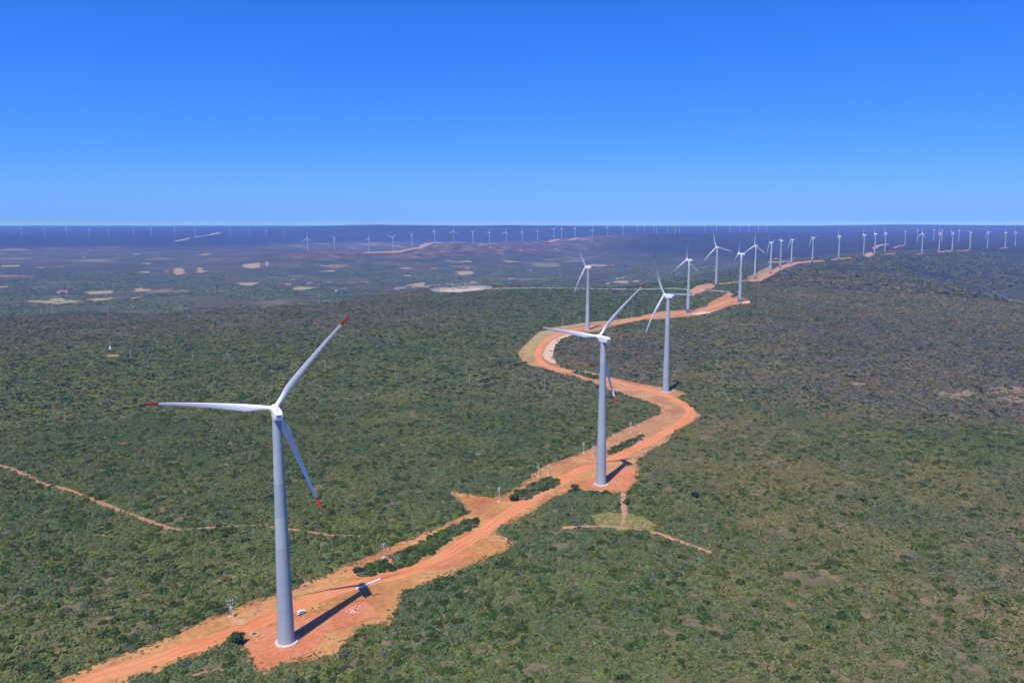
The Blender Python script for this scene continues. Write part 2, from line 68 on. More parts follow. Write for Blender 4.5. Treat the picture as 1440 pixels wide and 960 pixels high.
FAR_ROW = [(706.2,7050.0,17.31,-31.0,10.0),(839.8,7050.0,35.99,-50.0,28.0),(973.4,7050.0,50.5,-50.0,96.0),(1100.6,7050.0,58.52,-29.0,69.0),(1161.0,7050.0,60.1,-54.0,11.0),(1246.9,7050.0,61.28,-46.0,51.0),(1269.2,7050.0,61.67,-37.0,57.0),(1361.4,7050.0,63.16,-48.0,19.0),(1431.4,7050.0,62.74,-35.0,88.0),(1469.6,7050.0,62.36,-55.0,13.0)]
FARTHER_ROW = [(1992.3,8300.0,51.02,-34.0,113.0),(2112.1,8300.0,51.86,-29.0,61.0),(2246.9,8300.0,54.8,-27.0,117.0),(2351.8,8300.0,55.59,-26.0,9.0),(2445.4,8300.0,55.25,-42.0,72.0),(2542.8,8300.0,54.65,-47.0,45.0),(2628.9,8300.0,53.77,-37.0,96.0)]
POLE = [(-101.6,270.6),(-54.4,321.8),(-6.5,390.2),(14.7,429.9),(20.6,433.0),(44.1,474.4),(49.2,468.3),(79.8,521.0),(85.6,518.2),(114.9,602.2)]
HFRAME = [(60.8,708.1),(66.6,707.9)]
VERGE_POLE = [(68.5,1072.4),(92.9,1087.0),(171.4,1135.7),(192.1,1162.2),(306.7,1497.3),(365.1,1523.7)]
WOOD_POLE = [(-410.6,846.3),(-339.2,834.4),(-260.0,801.6),(-181.1,759.0),(-109.0,732.2),(-37.3,683.8),(27.5,657.1),(-665.4,1962.1),(-573.1,2068.7)]
MAST = [(-437.1,856.4)]
CAR = [(-76.8,273.0)]
SLAB = [(-59.3,293.0),(-56.8,296.0),(-53.9,298.8)]
STONE = [(-61.8,275.8),(-56.1,279.0),(-55.3,272.0),(-60.3,273.6)]
DARK_ROCK = [(-53.0,287.0),(-52.3,287.6),(-51.5,288.1)]
MANHOLE = [(-89.3,258.5)]
BOX = [(43.1,411.5)]
MARKER = [(115.6,569.2)]
TREE = [(-92.8,252.4),(33.2,407.2),(94.5,396.0),(384.2,1380.1),(0.7,392.2),(-62.8,307.0)]
SUBSTATION = [(-117.8,1647.8)]
HOUSES = [(-399.6,2759.9),(-388.8,2825.1),(-373.9,2926.4),(-345.9,2825.4),(-299.9,2894.3),(-311.1,2830.1),(-234.3,4175.6),(422.3,3155.9),(452.2,3208.6),(332.0,2753.4),(-154.0,3136.4),(-478.7,3652.3),(-230.4,3690.9),(-596.2,2733.0),(-797.2,3143.5),(-923.7,3360.8),(-858.8,3052.3),(0.0,3445.4),(96.8,4022.6),(-1507.7,2658.8),(-1506.0,2672.9)]


# ---- terrain height: smooth surface through surveyed heights (bearing, distance, height) ----
def smooth(a, b, x):
    t = np.clip((x - a) / (b - a), 0, 1)
    return t * t * (3 - 2 * t)
def _hash(ix, iy, s):
    n = (ix * 374761393 + iy * 668265263 + s * 974711) & 0x7fffffff
    n = ((n ^ (n >> 13)) * 1274126177) & 0x7fffffff
    return ((n ^ (n >> 16)) & 0xffff) / 65535.0
def vnoise(x, y, s=0):
    x = np.asarray(x, float); y = np.asarray(y, float)
    ix = np.floor(x).astype(np.int64); iy = np.floor(y).astype(np.int64)
    fx = x - ix; fy = y - iy
    fx = fx * fx * fx * (fx * (fx * 6 - 15) + 10); fy = fy * fy * fy * (fy * (fy * 6 - 15) + 10)
    a = _hash(ix, iy, s); b = _hash(ix + 1, iy, s); c = _hash(ix, iy + 1, s); d = _hash(ix + 1, iy + 1, s)
    return (a + (b - a) * fx) * (1 - fy) + (c + (d - c) * fx) * fy
def fbm(x, y, s=0, o=4):
    r = 0; a = 0.5; t = 0
    for k in range(o):
        r = r + a * vnoise(np.asarray(x) * 2 ** k + 17.3 * k, np.asarray(y) * 2 ** k - 9.1 * k, s + k); t += a; a *= 0.5
    return r / t
def _dom(x, y):
    th = np.clip(np.arctan2(x, y), -1.1, 1.1)
    return th * 4.0, np.log(np.hypot(x, y) + 60.0) * 2.2
_cx, _cy = _dom(CTRL[:, 0], CTRL[:, 1])
def _phi(r2): return np.sqrt(r2 + 0.02)
_A = _phi((_cx[:, None] - _cx) ** 2 + (_cy[:, None] - _cy) ** 2) + np.eye(len(_cx)) * -0.02
_B = np.ones((len(_cx) + 1, len(_cx) + 1)); _B[:-1, :-1] = _A; _B[-1, -1] = 0
_W = np.linalg.solve(_B, np.append(CTRL[:, 2], 0))
def height(x, y):
    x = np.atleast_1d(np.asarray(x, float)); y = np.atleast_1d(np.asarray(y, float))
    dx, dy = _dom(x, y); z = np.full(x.shape, _W[-1])
    for k in range(len(_cx)):
        z += _W[k] * _phi((dx - _cx[k]) ** 2 + (dy - _cy[k]) ** 2)
    R = np.hypot(x, y)
    z += (fbm(x / 120, y / 120, 3, 2) - .5) * 1.6 * smooth(150, 500, R)
    z += (fbm(x / 900, y / 900, 11, 3) - .5) * (10 * smooth(1300, 2600, R) + 26 * smooth(4200, 8000, R)) * (1 - .5 * smooth(8500, 13000, R))
    z += (fbm(x / 240, y / 240, 61, 2) - .5) * 15 * smooth(.26, .48, x / np.maximum(y, 1)) * smooth(480, 800, R) * (1 - smooth(1900, 2600, R))
    return z

def H(x, y): return float(height(x, y)[0])

# ------------------------------------------------------------------ helpers
def tag(o, label=None, cat=None, group=None, kind=None):
    if label: o['label'] = label
    if cat: o['category'] = cat
    if group: o['group'] = group
    if kind: o['kind'] = kind
    return o
def link(o, parent=None):
    COL.objects.link(o)
    if parent: o.parent = parent
    return o
def mesh(name, v, f, mat=None, smooth=False):
    me = bpy.data.meshes.new(name); me.from_pydata([tuple(map(float, p)) for p in v], [], f); me.update()
    if mat: me.materials.append(mat)
    if smooth: me.polygons.foreach_set('use_smooth', [True] * len(me.polygons))
    return me
def obj(name, me, parent=None, loc=None):
    o = bpy.data.objects.new(name, me); link(o, parent)
    if loc: o.location = loc
    return o
def empty(name, loc, rz=0):
    o = bpy.data.objects.new(name, None); link(o); o.location = loc; o.rotation_euler = (0, 0, rz); o.empty_display_size = 1
    return o
class MB:
    """collects boxes, tubes and lathes for one mesh"""
    def __init__(s): s.v = []; s.f = []
    def box(s, c, d, rz=0, taper=1.0, shift=(0, 0)):
        i = len(s.v); cz, sn = math.cos(rz), math.sin(rz)
        for z in (-.5, .5):
            k = 1 if z < 0 else taper
            sx, sy = (0, 0) if z < 0 else shift
            for x, y in ((-.5, -.5), (.5, -.5), (.5, .5), (-.5, .5)):
                X, Y = x * d[0] * k + sx, y * d[1] * k + sy
                s.v.append((c[0] + X * cz - Y * sn, c[1] + X * sn + Y * cz, c[2] + z * d[2]))
        s.f += [(i, i + 3, i + 2, i + 1), (i + 4, i + 5, i + 6, i + 7), (i, i + 1, i + 5, i + 4), (i + 1, i + 2, i + 6, i + 5), (i + 2, i + 3, i + 7, i + 6), (i + 3, i, i + 4, i + 7)]
        return s
    def tube(s, p, q, r0, r1=None, n=8, caps=True):
        r1 = r0 if r1 is None else r1; p = Vector(p); q = Vector(q); d = (q - p).normalized()
        a = d.orthogonal().normalized(); b = d.cross(a); i = len(s.v)
        for c, r in ((p, r0), (q, r1)):
            for k in range(n):
                t = 2 * math.pi * k / n; s.v.append(tuple(c + a * (r * math.cos(t)) + b * (r * math.sin(t))))
        for k in range(n): s.f.append((i + k, i + (k + 1) % n, i + n + (k + 1) % n, i + n + k))
        if caps: s.f += [tuple(range(i + n - 1, i - 1, -1)), tuple(range(i + n, i + 2 * n))]
        return s
    def lathe(s, prof, n=24, c=(0, 0, 0), cap0=True, cap1=True):
        i = len(s.v)
        for r, z in prof:
            for k in range(n):
                t = 2 * math.pi * k / n; s.v.append((c[0] + r * math.cos(t), c[1] + r * math.sin(t), c[2] + z))
        for j in range(len(prof) - 1):
            for k in range(n):
                a = i + j * n; s.f.append((a + k, a + (k + 1) % n, a + n + (k + 1) % n, a + n + k))
        if cap0: s.f.append(tuple(range(i + n - 1, i - 1, -1)))
        if cap1: a = i + (len(prof) - 1) * n; s.f.append(tuple(range(a, a + n)))
        return s
    def mesh(s, name, mat, smooth=False): return mesh(name, s.v, s.f, mat, smooth)
    def build(s, name, mat, parent=None, smooth=False, loc=None): return obj(name, s.mesh(name, mat, smooth), parent, loc)
def autosmooth(me, deg=40):
    bm = bmesh.new(); bm.from_mesh(me)
    for e in bm.edges:
        if len(e.link_faces) == 2 and e.calc_face_angle(0) > R(deg): e.smooth = False
    for f in bm.faces: f.smooth = True
    bm.to_mesh(me); bm.free(); return me

# ------------------------------------------------------------------ materials
def mat(name):
    m = bpy.data.materials.new(name); m.use_nodes = True
    n = m.node_tree; b = n.nodes['Principled BSDF']; return m, n, b
def N(n, t, **k):
    x = n.nodes.new(t)
    for a, v in k.items():
        if a.startswith('i_'): x.inputs[int(a[2:]) if a[2:].isdigit() else a[2:]].default_value = v
        else: setattr(x, a, v)
    return x
def noise(n, vec, scale, detail=4, rough=.55):
    x = N(n, 'ShaderNodeTexNoise'); x.inputs['Scale'].default_value = scale; x.inputs['Detail'].default_value = detail; x.inputs['Roughness'].default_value = rough
    n.links.new(vec, x.inputs['Vector']); return x.outputs[0]
def ramp(n, fac, stops):
    x = N(n, 'ShaderNodeValToRGB'); e = x.color_ramp.elements
    while len(e) < len(stops): e.new(.5)
    for q, (p, c) in zip(e, stops): q.position = p; q.color = (*c, 1) if len(c) == 3 else c
    n.links.new(fac, x.inputs[0]); return x.outputs[0]
def mixc(n, fac, a, b, mode='MIX'):
    x = N(n, 'ShaderNodeMix', data_type='RGBA', blend_type=mode)
    for s, v in ((x.inputs[0], fac), (x.inputs[6], a), (x.inputs[7], b)):
        if isinstance(v, bpy.types.NodeSocket): n.links.new(v, s)
        elif isinstance(v, (int, float)): s.default_value = v
        else: s.default_value = (*v, 1)
    return x.outputs[2]
def mth(n, op, a, b=None, clamp=False):
    x = N(n, 'ShaderNodeMath', operation=op, use_clamp=clamp)
    for s, v in zip(x.inputs, (a, b)):
        if v is None: continue
        if isinstance(v, bpy.types.NodeSocket): n.links.new(v, s)
        else: s.default_value = v
    return x.outputs[0]
def bump(n, b, h, strength, dist=.3):
    x = N(n, 'ShaderNodeBump'); x.inputs['Strength'].default_value = strength; x.inputs['Distance'].default_value = dist
    n.links.new(h, x.inputs['Height']); n.links.new(x.outputs[0], b.inputs['Normal'])
def objco(n): return N(n, 'ShaderNodeTexCoord').outputs['Object']
def plain(name, col, rough=.6, metal=0, var=.12, scale=1.5, spec=.3):
    m, n, b = mat(name); c = objco(n); f = noise(n, c, scale, 5)
    lo = tuple(x * (1 - var) for x in col); hi = tuple(min(1, x * (1 + var)) for x in col)
    n.links.new(ramp(n, f, [(.3, lo), (.7, hi)]), b.inputs['Base Color'])
    b.inputs['Roughness'].default_value = rough; b.inputs['Metallic'].default_value = metal; b.inputs['Specular IOR Level'].default_value = spec
    return m
M = {}
M['white'] = plain('white_paint', (.80, .81, .82), .38, var=.04, scale=.6)
M['red'] = plain('red_paint', (.70, .018, .03), .4, var=.08)
M['dark'] = plain('dark_vent', (.05, .055, .06), .6)
M['pad_concrete'] = plain('pale_concrete', (.52, .44, .36), .85, var=.15, scale=.9)
M['grey_metal'] = plain('grey_metal', (.34, .36, .38), .5, .3)
M['blue_metal'] = plain('transformer_paint', (.36, .42, .50), .5)
M['wood'] = plain('pole_wood', (.40, .36, .31), .9)
M['porcelain'] = plain('porcelain', (.74, .76, .80), .3)
M['rubber'] = plain('rubber', (.02, .02, .02), .8)
M['glass'] = plain('car_glass', (.02, .025, .03), .08, spec=.6)
M['plaster'] = plain('plaster', (.62, .60, .56), .9)
M['tile'] = plain('roof_tile', (.33, .14, .08), .9)
M['stone'] = plain('white_stone', (.72, .66, .58), .95, var=.2, scale=3)
M['darkrock'] = plain('dark_rock', (.06, .05, .05), .9)
M['redmark'] = plain('mast_red', (.36, .13, .09), .6)
def concrete():
    m, n, b = mat('tower_concrete'); c = objco(n)
    oi = N(n, 'ShaderNodeObjectInfo')
    mp = N(n, 'ShaderNodeMapping'); mp.inputs['Scale'].default_value = (1.2, 1.2, .06); n.links.new(c, mp.inputs[0])
    st = noise(n, mp.outputs[0], 1.0, 5); bl = noise(n, c, .25, 4)
    base = ramp(n, st, [(.25, (.315, .375, .405)), (.75, (.385, .445, .465))])
    tint = ramp(n, oi.outputs['Random'], [(0, (.82, .84, .88)), (1, (1.08, 1.06, 1.03))])
    base = mixc(n, 1.0, base, tint, 'MULTIPLY')
    base = mixc(n, mth(n, 'MULTIPLY', bl, .25), base, (.30, .32, .36))
    n.links.new(base, b.inputs['Base Color']); b.inputs['Roughness'].default_value = .75; b.inputs['Specular IOR Level'].default_value = .25
    return m
M['concrete'] = concrete()

def foliage(name, src):
    m, n, b = mat(name)
    if src == 'inst':
        a = N(n, 'ShaderNodeAttribute', attribute_type='INSTANCER', attribute_name='tint'); c = a.outputs['Color']
    else:
        c = N(n, 'ShaderNodeObjectInfo').outputs['Color']
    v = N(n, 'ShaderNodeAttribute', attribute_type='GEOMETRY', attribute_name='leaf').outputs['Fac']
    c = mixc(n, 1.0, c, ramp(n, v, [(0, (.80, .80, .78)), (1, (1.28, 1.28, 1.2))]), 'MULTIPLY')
    n.links.new(c, b.inputs['Base Color']); b.inputs['Roughness'].default_value = .85; b.inputs['Specular IOR Level'].default_value = .12
    return m
M['leaf_i'] = foliage('scrub_foliage', 'inst'); M['leaf_o'] = foliage('shrub_foliage', 'obj')

def soil(name, cols, weeds=0.0, scale=.05, bumpy=.5):
    m, n, b = mat(name); c = objco(n)
    f1 = noise(n, c, scale, 6, .62); f2 = noise(n, c, scale * 9, 5, .65); f3 = noise(n, c, scale * 40, 3, .7)
    k = ramp(n, f1, [(.30, cols[0]), (.47, cols[1]), (.60, cols[2]), (.75, cols[3])])
    k = mixc(n, 1.0, k, ramp(n, f2, [(.25, (.68, .66, .63)), (.75, (1.24, 1.25, 1.26))]), 'MULTIPLY')
    k = mixc(n, 1.0, k, ramp(n, f3, [(.2, (.86, .85, .84)), (.8, (1.12, 1.12, 1.12))]), 'MULTIPLY')
    if weeds:
        g = noise(n, c, .22, 6, .7)
        k = mixc(n, mth(n, 'MULTIPLY', ramp(n, g, [(.55, (0, 0, 0)), (.68, (1, 1, 1))]), weeds), k, (.16, .13, .075))
    n.links.new(k, b.inputs['Base Color']); b.inputs['Roughness'].default_value = .95; b.inputs['Specular IOR Level'].default_value = .1
    if bumpy: bump(n, b, f3, bumpy, .25)
    return m
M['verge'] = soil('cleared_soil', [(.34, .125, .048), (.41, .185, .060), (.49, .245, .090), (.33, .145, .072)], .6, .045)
M['dirt2'] = soil('cleared_soil_far', [(.37, .18, .095), (.42, .21, .11), (.40, .22, .13), (.33, .175, .10)], .25, .03)
M['pad'] = soil('pad_soil', [(.46, .15, .064), (.50, .175, .075), (.51, .205, .10), (.44, .165, .078)], .1, .06)
M['sand'] = soil('pale_sand', [(.48, .27, .165), (.54, .355, .235), (.55, .39, .28), (.50, .30, .195)], 0, .05)
M['yellow'] = soil('dry_grass_soil', [(.29, .215, .085), (.38, .275, .115), (.27, .205, .08), (.19, .16, .06)], .35, .08)
M['trail'] = soil('trail_soil', [(.32, .16, .085), (.36, .19, .10), (.31, .17, .09), (.24, .14, .075)], .35, .15)
M['greytrack'] = soil('gravel', [(.22, .21, .19), (.28, .27, .25), (.25, .24, .21), (.20, .19, .17)], .1, .02)
M['field'] = soil('field_soil', [(.21, .18, .085), (.30, .245, .115), (.26, .22, .10), (.17, .16, .07)], .6, .02, 0)
M['ridgetrack'] = soil('ridge_soil', [(.26, .18, .12), (.31, .22, .15), (.28, .20, .14), (.20, .14, .10)], .2, .02, 0)
M['rock'] = soil('bare_rock', [(.17, .125, .075), (.25, .185, .11), (.21, .155, .09), (.14, .11, .07)], .55, .06)

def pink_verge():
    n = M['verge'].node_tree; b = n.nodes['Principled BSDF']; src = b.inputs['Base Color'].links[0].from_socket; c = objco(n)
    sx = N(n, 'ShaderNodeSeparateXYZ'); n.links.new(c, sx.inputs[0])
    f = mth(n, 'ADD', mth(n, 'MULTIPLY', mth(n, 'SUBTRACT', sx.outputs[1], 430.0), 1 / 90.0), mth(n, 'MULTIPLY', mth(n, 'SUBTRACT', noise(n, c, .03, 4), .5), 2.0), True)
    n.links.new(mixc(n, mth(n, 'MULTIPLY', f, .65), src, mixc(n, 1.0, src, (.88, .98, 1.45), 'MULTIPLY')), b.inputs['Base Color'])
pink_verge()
M['yard'] = soil('yard_gravel', [(.40, .29, .20), (.46, .35, .25), (.44, .36, .28), (.36, .27, .18)], .2, .03)
M['palesoil'] = soil('pale_soil', [(.46, .22, .10), (.52, .28, .14), (.50, .26, .13), (.44, .20, .10)], .1, .08)
M['grasspatch'] = soil('grass_patch', [(.13, .135, .045), (.20, .18, .065), (.16, .15, .05), (.24, .17, .08)], .3, .12)
def road_mat():
    m, n, b = mat('driven_dirt'); c = objco(n); uv = N(n, 'ShaderNodeTexCoord').outputs['UV']
    f1 = noise(n, c, .035, 5); f2 = noise(n, c, .5, 5, .65)
    k = ramp(n, f1, [(.3, (.48, .155, .052)), (.5, (.53, .195, .070)), (.7, (.51, .215, .090))])
    sx = N(n, 'ShaderNodeSeparateXYZ'); n.links.new(uv, sx.inputs[0])
    wob = mth(n, 'MULTIPLY', mth(n, 'SUBTRACT', noise(n, c, .035, 3), .5), .6)
    u = mth(n, 'ADD', sx.outputs[0], wob)
    tr = mth(n, 'MULTIPLY', mth(n, 'ADD', mth(n, 'SINE', mth(n, 'MULTIPLY', u, 18.8)), 1.0), .5)
    tr = mth(n, 'MULTIPLY', tr, ramp(n, noise(n, c, .06, 4, .6), [(.38, (.1, .1, .1)), (.62, (1, 1, 1))]))
    k = mixc(n, mth(n, 'MULTIPLY', tr, .7), k, (.62, .26, .125))
    k = mixc(n, 1.0, k, ramp(n, f2, [(.2, (.85, .84, .83)), (.8, (1.12, 1.12, 1.12))]), 'MULTIPLY')
    n.links.new(k, b.inputs['Base Color']); b.inputs['Roughness'].default_value = .95; b.inputs['Specular IOR Level'].default_value = .1
    bump(n, b, f2, .4, .2)
    return m
M['road'] = road_mat()

def terrain_mat():
    m, n, b = mat('scrubland_ground'); c = objco(n)
    reg = N(n, 'ShaderNodeAttribute', attribute_type='GEOMETRY', attribute_name='region'); sp = N(n, 'ShaderNodeSeparateColor'); n.links.new(reg.outputs['Color'], sp.inputs[0])
    canopy, dry, redhill = sp.outputs[0], sp.outputs[1], sp.outputs[2]
    val = N(n, 'ShaderNodeAttribute', attribute_type='GEOMETRY', attribute_name='valley').outputs['Fac']
    # open ground between the bushes
    f = noise(n, c, .09, 6, .65); g = noise(n, c, .9, 4, .6)
    op = ramp(n, f, [(.3, (.105, .095, .048)), (.5, (.135, .115, .060)), (.62, (.175, .130, .075)), (.74, (.27, .16, .095))])
    op = mixc(n, 1.0, op, ramp(n, g, [(.2, (.7, .7, .7)), (.8, (1.25, 1.25, 1.2))]), 'MULTIPLY')
    # closed scrub seen from far off
    f1 = noise(n, c, .012, 6, .6); f2 = noise(n, c, .0022, 5, .6); f3 = noise(n, c, .05, 4, .7)
    gr = ramp(n, f1, [(.3, (.030, .050, .024)), (.5, (.048, .066, .034)), (.7, (.075, .080, .046))])
    dr = ramp(n, f1, [(.3, (.060, .058, .050)), (.5, (.082, .074, .064)), (.7, (.105, .092, .072))])
    cn = mixc(n, mth(n, 'ADD', mth(n, 'MULTIPLY', dry, .8), ramp(n, f2, [(.45, (0, 0, 0)), (.65, (.45, .45, .45))]), True), gr, dr)
    cn = mixc(n, 1.0, cn, ramp(n, f3, [(.25, (.6, .6, .6)), (.75, (1.4, 1.4, 1.4))]), 'MULTIPLY')
    # reddish stony slopes of the wind-farm ridge
    r1 = noise(n, c, .013, 10, .78)
    rh = ramp(n, r1, [(.40, (.06, .06, .04)), (.50, (.14, .115, .075)), (.57, (.22, .17, .11)), (.66, (.50, .38, .26))])
    cn = mixc(n, redhill, cn, rh)
    # cleared plots and tracks of the valley floor
    vo = N(n, 'ShaderNodeTexVoronoi'); vo.inputs['Scale'].default_value = .0052; vo.inputs['Randomness'].default_value = 1.0
    wv = N(n, 'ShaderNodeVectorMath', operation='ADD'); n.links.new(c, wv.inputs[0])
    nv = N(n, 'ShaderNodeTexNoise'); nv.inputs['Scale'].default_value = .006; nv.inputs['Detail'].default_value = 4; n.links.new(c, nv.inputs['Vector'])
    sc = N(n, 'ShaderNodeVectorMath', operation='SCALE'); sc.inputs['Scale'].default_value = 190.0; n.links.new(nv.outputs['Color'], sc.inputs[0])
    n.links.new(sc.outputs[0], wv.inputs[1]); n.links.new(wv.outputs[0], vo.inputs['Vector'])
    vs = N(n, 'ShaderNodeSeparateColor'); n.links.new(vo.outputs['Color'], vs.inputs[0])
    plots = ramp(n, vs.outputs[0], [(.0, (.085, .112, .050)), (.30, (.125, .128, .062)), (.55, (.165, .145, .080)), (.80, (.095, .110, .055))])
    bare = ramp(n, vs.outputs[1], [(.90, (0, 0, 0)), (.93, (.7, .7, .7))])
    spots = ramp(n, noise(n, c, .0055, 9, .68), [(.60, (0, 0, 0)), (.645, (.75, .75, .75))])
    pl = mixc(n, mth(n, 'MAXIMUM', bare, spots), plots, (.36, .28, .17))
    pl = mixc(n, 1.0, pl, ramp(n, f3, [(.25, (.65, .65, .65)), (.75, (1.35, 1.35, 1.35))]), 'MULTIPLY')
    cn = mixc(n, mth(n, 'MULTIPLY', val, .8), cn, pl)
    cn = mixc(n, 1.0, cn, (.62, .62, .62), 'MULTIPLY'); k = mixc(n, canopy, op, cn)  # far cover darkened in its colour to stand in for bush self-shadow
    n.links.new(k, b.inputs['Base Color']); b.inputs['Roughness'].default_value = 1.0; b.inputs['Specular IOR Level'].default_value = 0.0
    bump(n, b, f3, .9, 4.0)
    return m
M['terrain'] = terrain_mat()

# ------------------------------------------------------------------ the ground: one sheet out past the horizon
def interp_axis(segs):
    out = []
    for a, b, n in segs: out += list(np.linspace(a, b, n, endpoint=False))
    return np.array(out)
TH = np.radians(interp_axis([(-180, -70, 28), (-70, -42, 40), (-42, 42, 420), (42, 70, 40), (70, 180, 28)]))
RR = np.concatenate([np.linspace(12, 150, 14, endpoint=False), np.geomspace(150, 16000, 420, endpoint=False), np.geomspace(16000, 40000, 16)])
def purple(x, y):
    r = np.hypot(x, y); az = x / np.maximum(y, 1)
    p = np.exp(-(((az - .14) / .13) ** 2 + ((r - 840) / 170) ** 2)) + smooth(.24, .40, az) * smooth(600, 690, r) * (1 - smooth(1150, 1600, r)) * .8 + smooth(1000, 1250, r) * (1 - smooth(1700, 2000, r)) * smooth(.10, -.2, az) * .5
    return np.clip(p, 0, 1)
def build_ground():
    nt_, nr = len(TH), len(RR)
    T, Q = np.meshgrid(TH, RR); X = Q * np.sin(T); Y = Q * np.cos(T)
    Z = height(X.ravel(), Y.ravel()).reshape(X.shape)
    v = np.column_stack([X.ravel(), Y.ravel(), Z.ravel()])
    v = np.vstack([v, [[0, 0, H(0.01, 0.01)]]])
    i = np.arange(nr - 1)[:, None] * nt_; j = np.arange(nt_)[None, :]; jn = (j + 1) % nt_
    q = np.stack([i + j, i + nt_ + j, i + nt_ + jn, i + jn], -1).reshape(-1, 4)
    c = len(v) - 1
    jj = np.arange(nt_); tri = np.stack([np.full(nt_, c), jj, (jj + 1) % nt_], -1)
    loops = np.concatenate([q.ravel(), tri.ravel()]); starts = np.concatenate([np.arange(len(q)) * 4, len(q) * 4 + np.arange(nt_) * 3])
    me = bpy.data.meshes.new('ground'); me.vertices.add(len(v)); me.vertices.foreach_set('co', v.ravel().astype(np.float32))
    me.loops.add(len(loops)); me.loops.foreach_set('vertex_index', loops.astype(np.int32))
    me.polygons.add(len(starts)); me.polygons.foreach_set('loop_start', starts.astype(np.int32))
    me.update(calc_edges=True); me.validate()
    me.polygons.foreach_set('use_smooth', [True] * len(me.polygons))
    x, y, z = v.T; rr = np.hypot(x, y); th = np.arctan2(x, y)
    can = smooth(700, 1700, rr)
    dry = np.clip(dryness(x, y), 0, 1)
    red = np.zeros(len(v))
    for t in RIDGE_TURB:
        red = np.maximum(red, np.exp(-(((x - t[0]) / 420) ** 2 + ((y - t[1] + 150) / 430) ** 2)))
    red = np.clip(red * 1.3, 0, 1) * smooth(-75, -35, z)
    val = smooth(1900, 2400, rr) * (1 - smooth(-62, -30, z)) * (1 - red)
    a = me.color_attributes.new('region', 'FLOAT_COLOR', 'POINT')
    a.data.foreach_set('color', np.column_stack([can, dry, red, np.ones(len(v))]).ravel().astype(np.float32))
    b = me.attributes.new('valley', 'FLOAT', 'POINT'); b.data.foreach_set('value', val.astype(np.float32))
    me.materials.append(M['terrain'])
    o = obj('ground', me); tag(o, kind='structure'); return o
def dryness(x, y):
    """how leafless the scrub is: right of the road, inside the big bend, along the plateau rim"""
    r = np.hypot(x, y); az = x / np.maximum(y, 1)
    d = smooth(.10, .40, az) * (.55 + .40 * smooth(330, 700, r)) * (1 - .55 * smooth(1200, 2400, r))
    bend = np.exp(-(((az - .14) / .13) ** 2 + ((r - 840) / 170) ** 2)); d = np.maximum(d, bend * 1.15)
    rim = smooth(950, 1200, r) * (1 - smooth(1700, 2000, r)) * smooth(.10, -.2, az); d = np.maximum(d, rim * .65)
    behind = smooth(.24, .40, az) * smooth(600, 690, r) * (1 - smooth(1150, 1600, r)); d = np.maximum(d, behind * 1.0)
    d = d * (1 - .6 * smooth(.22, .36, az) * smooth(470, 520, r) * (1 - smooth(585, 640, r)))
    return d + (fbm(x / 90, y / 90, 31, 3) - .5) * 1.1
ground = build_ground()

# ------------------------------------------------------------------ sheets lying on the ground
def ragged(pts, amp, step, seed):
    """resample an outline and let its edge wander"""
    out = []; n = len(pts)
    for k in range(n):
        a = np.array(pts[k]); b = np.array(pts[(k + 1) % n]); L = np.hypot(*(b - a)); r = np.hypot(*a)
        st = step * max(1, r / 350); m = max(1, int(L / st))
        for i in range(m): out.append(a + (b - a) * i / m)
    out = np.array(out); r = np.hypot(out[:, 0], out[:, 1]); s = np.maximum(1, r / 450)
    out = out + np.column_stack([(fbm(out[:, 0] / (5 * s), out[:, 1] / (5 * s), seed, 3) - .5), (fbm(out[:, 0] / (5 * s) + 99, out[:, 1] / (5 * s), seed + 5, 3) - .5)]) * (2 * amp * s)[:, None]
    return out
def inside(P, x, y):
    P = np.asarray(P); x = np.asarray(x); y = np.asarray(y); r = np.zeros(x.shape, bool)
    b = (x > P[:, 0].min()) & (x < P[:, 0].max()) & (y > P[:, 1].min()) & (y < P[:, 1].max())
    idx = np.nonzero(b)[0]; xs, ys = x[idx], y[idx]; c = np.zeros(len(idx), bool); n = len(P)
    for i in range(n):
        x1, y1 = P[i]; x2, y2 = P[(i + 1) % n]
        if y1 == y2: continue
        t = ((y1 > ys) != (y2 > ys)) & (xs < (x2 - x1) * (ys - y1) / (y2 - y1) + x1); c ^= t
    r[idx] = c; return r
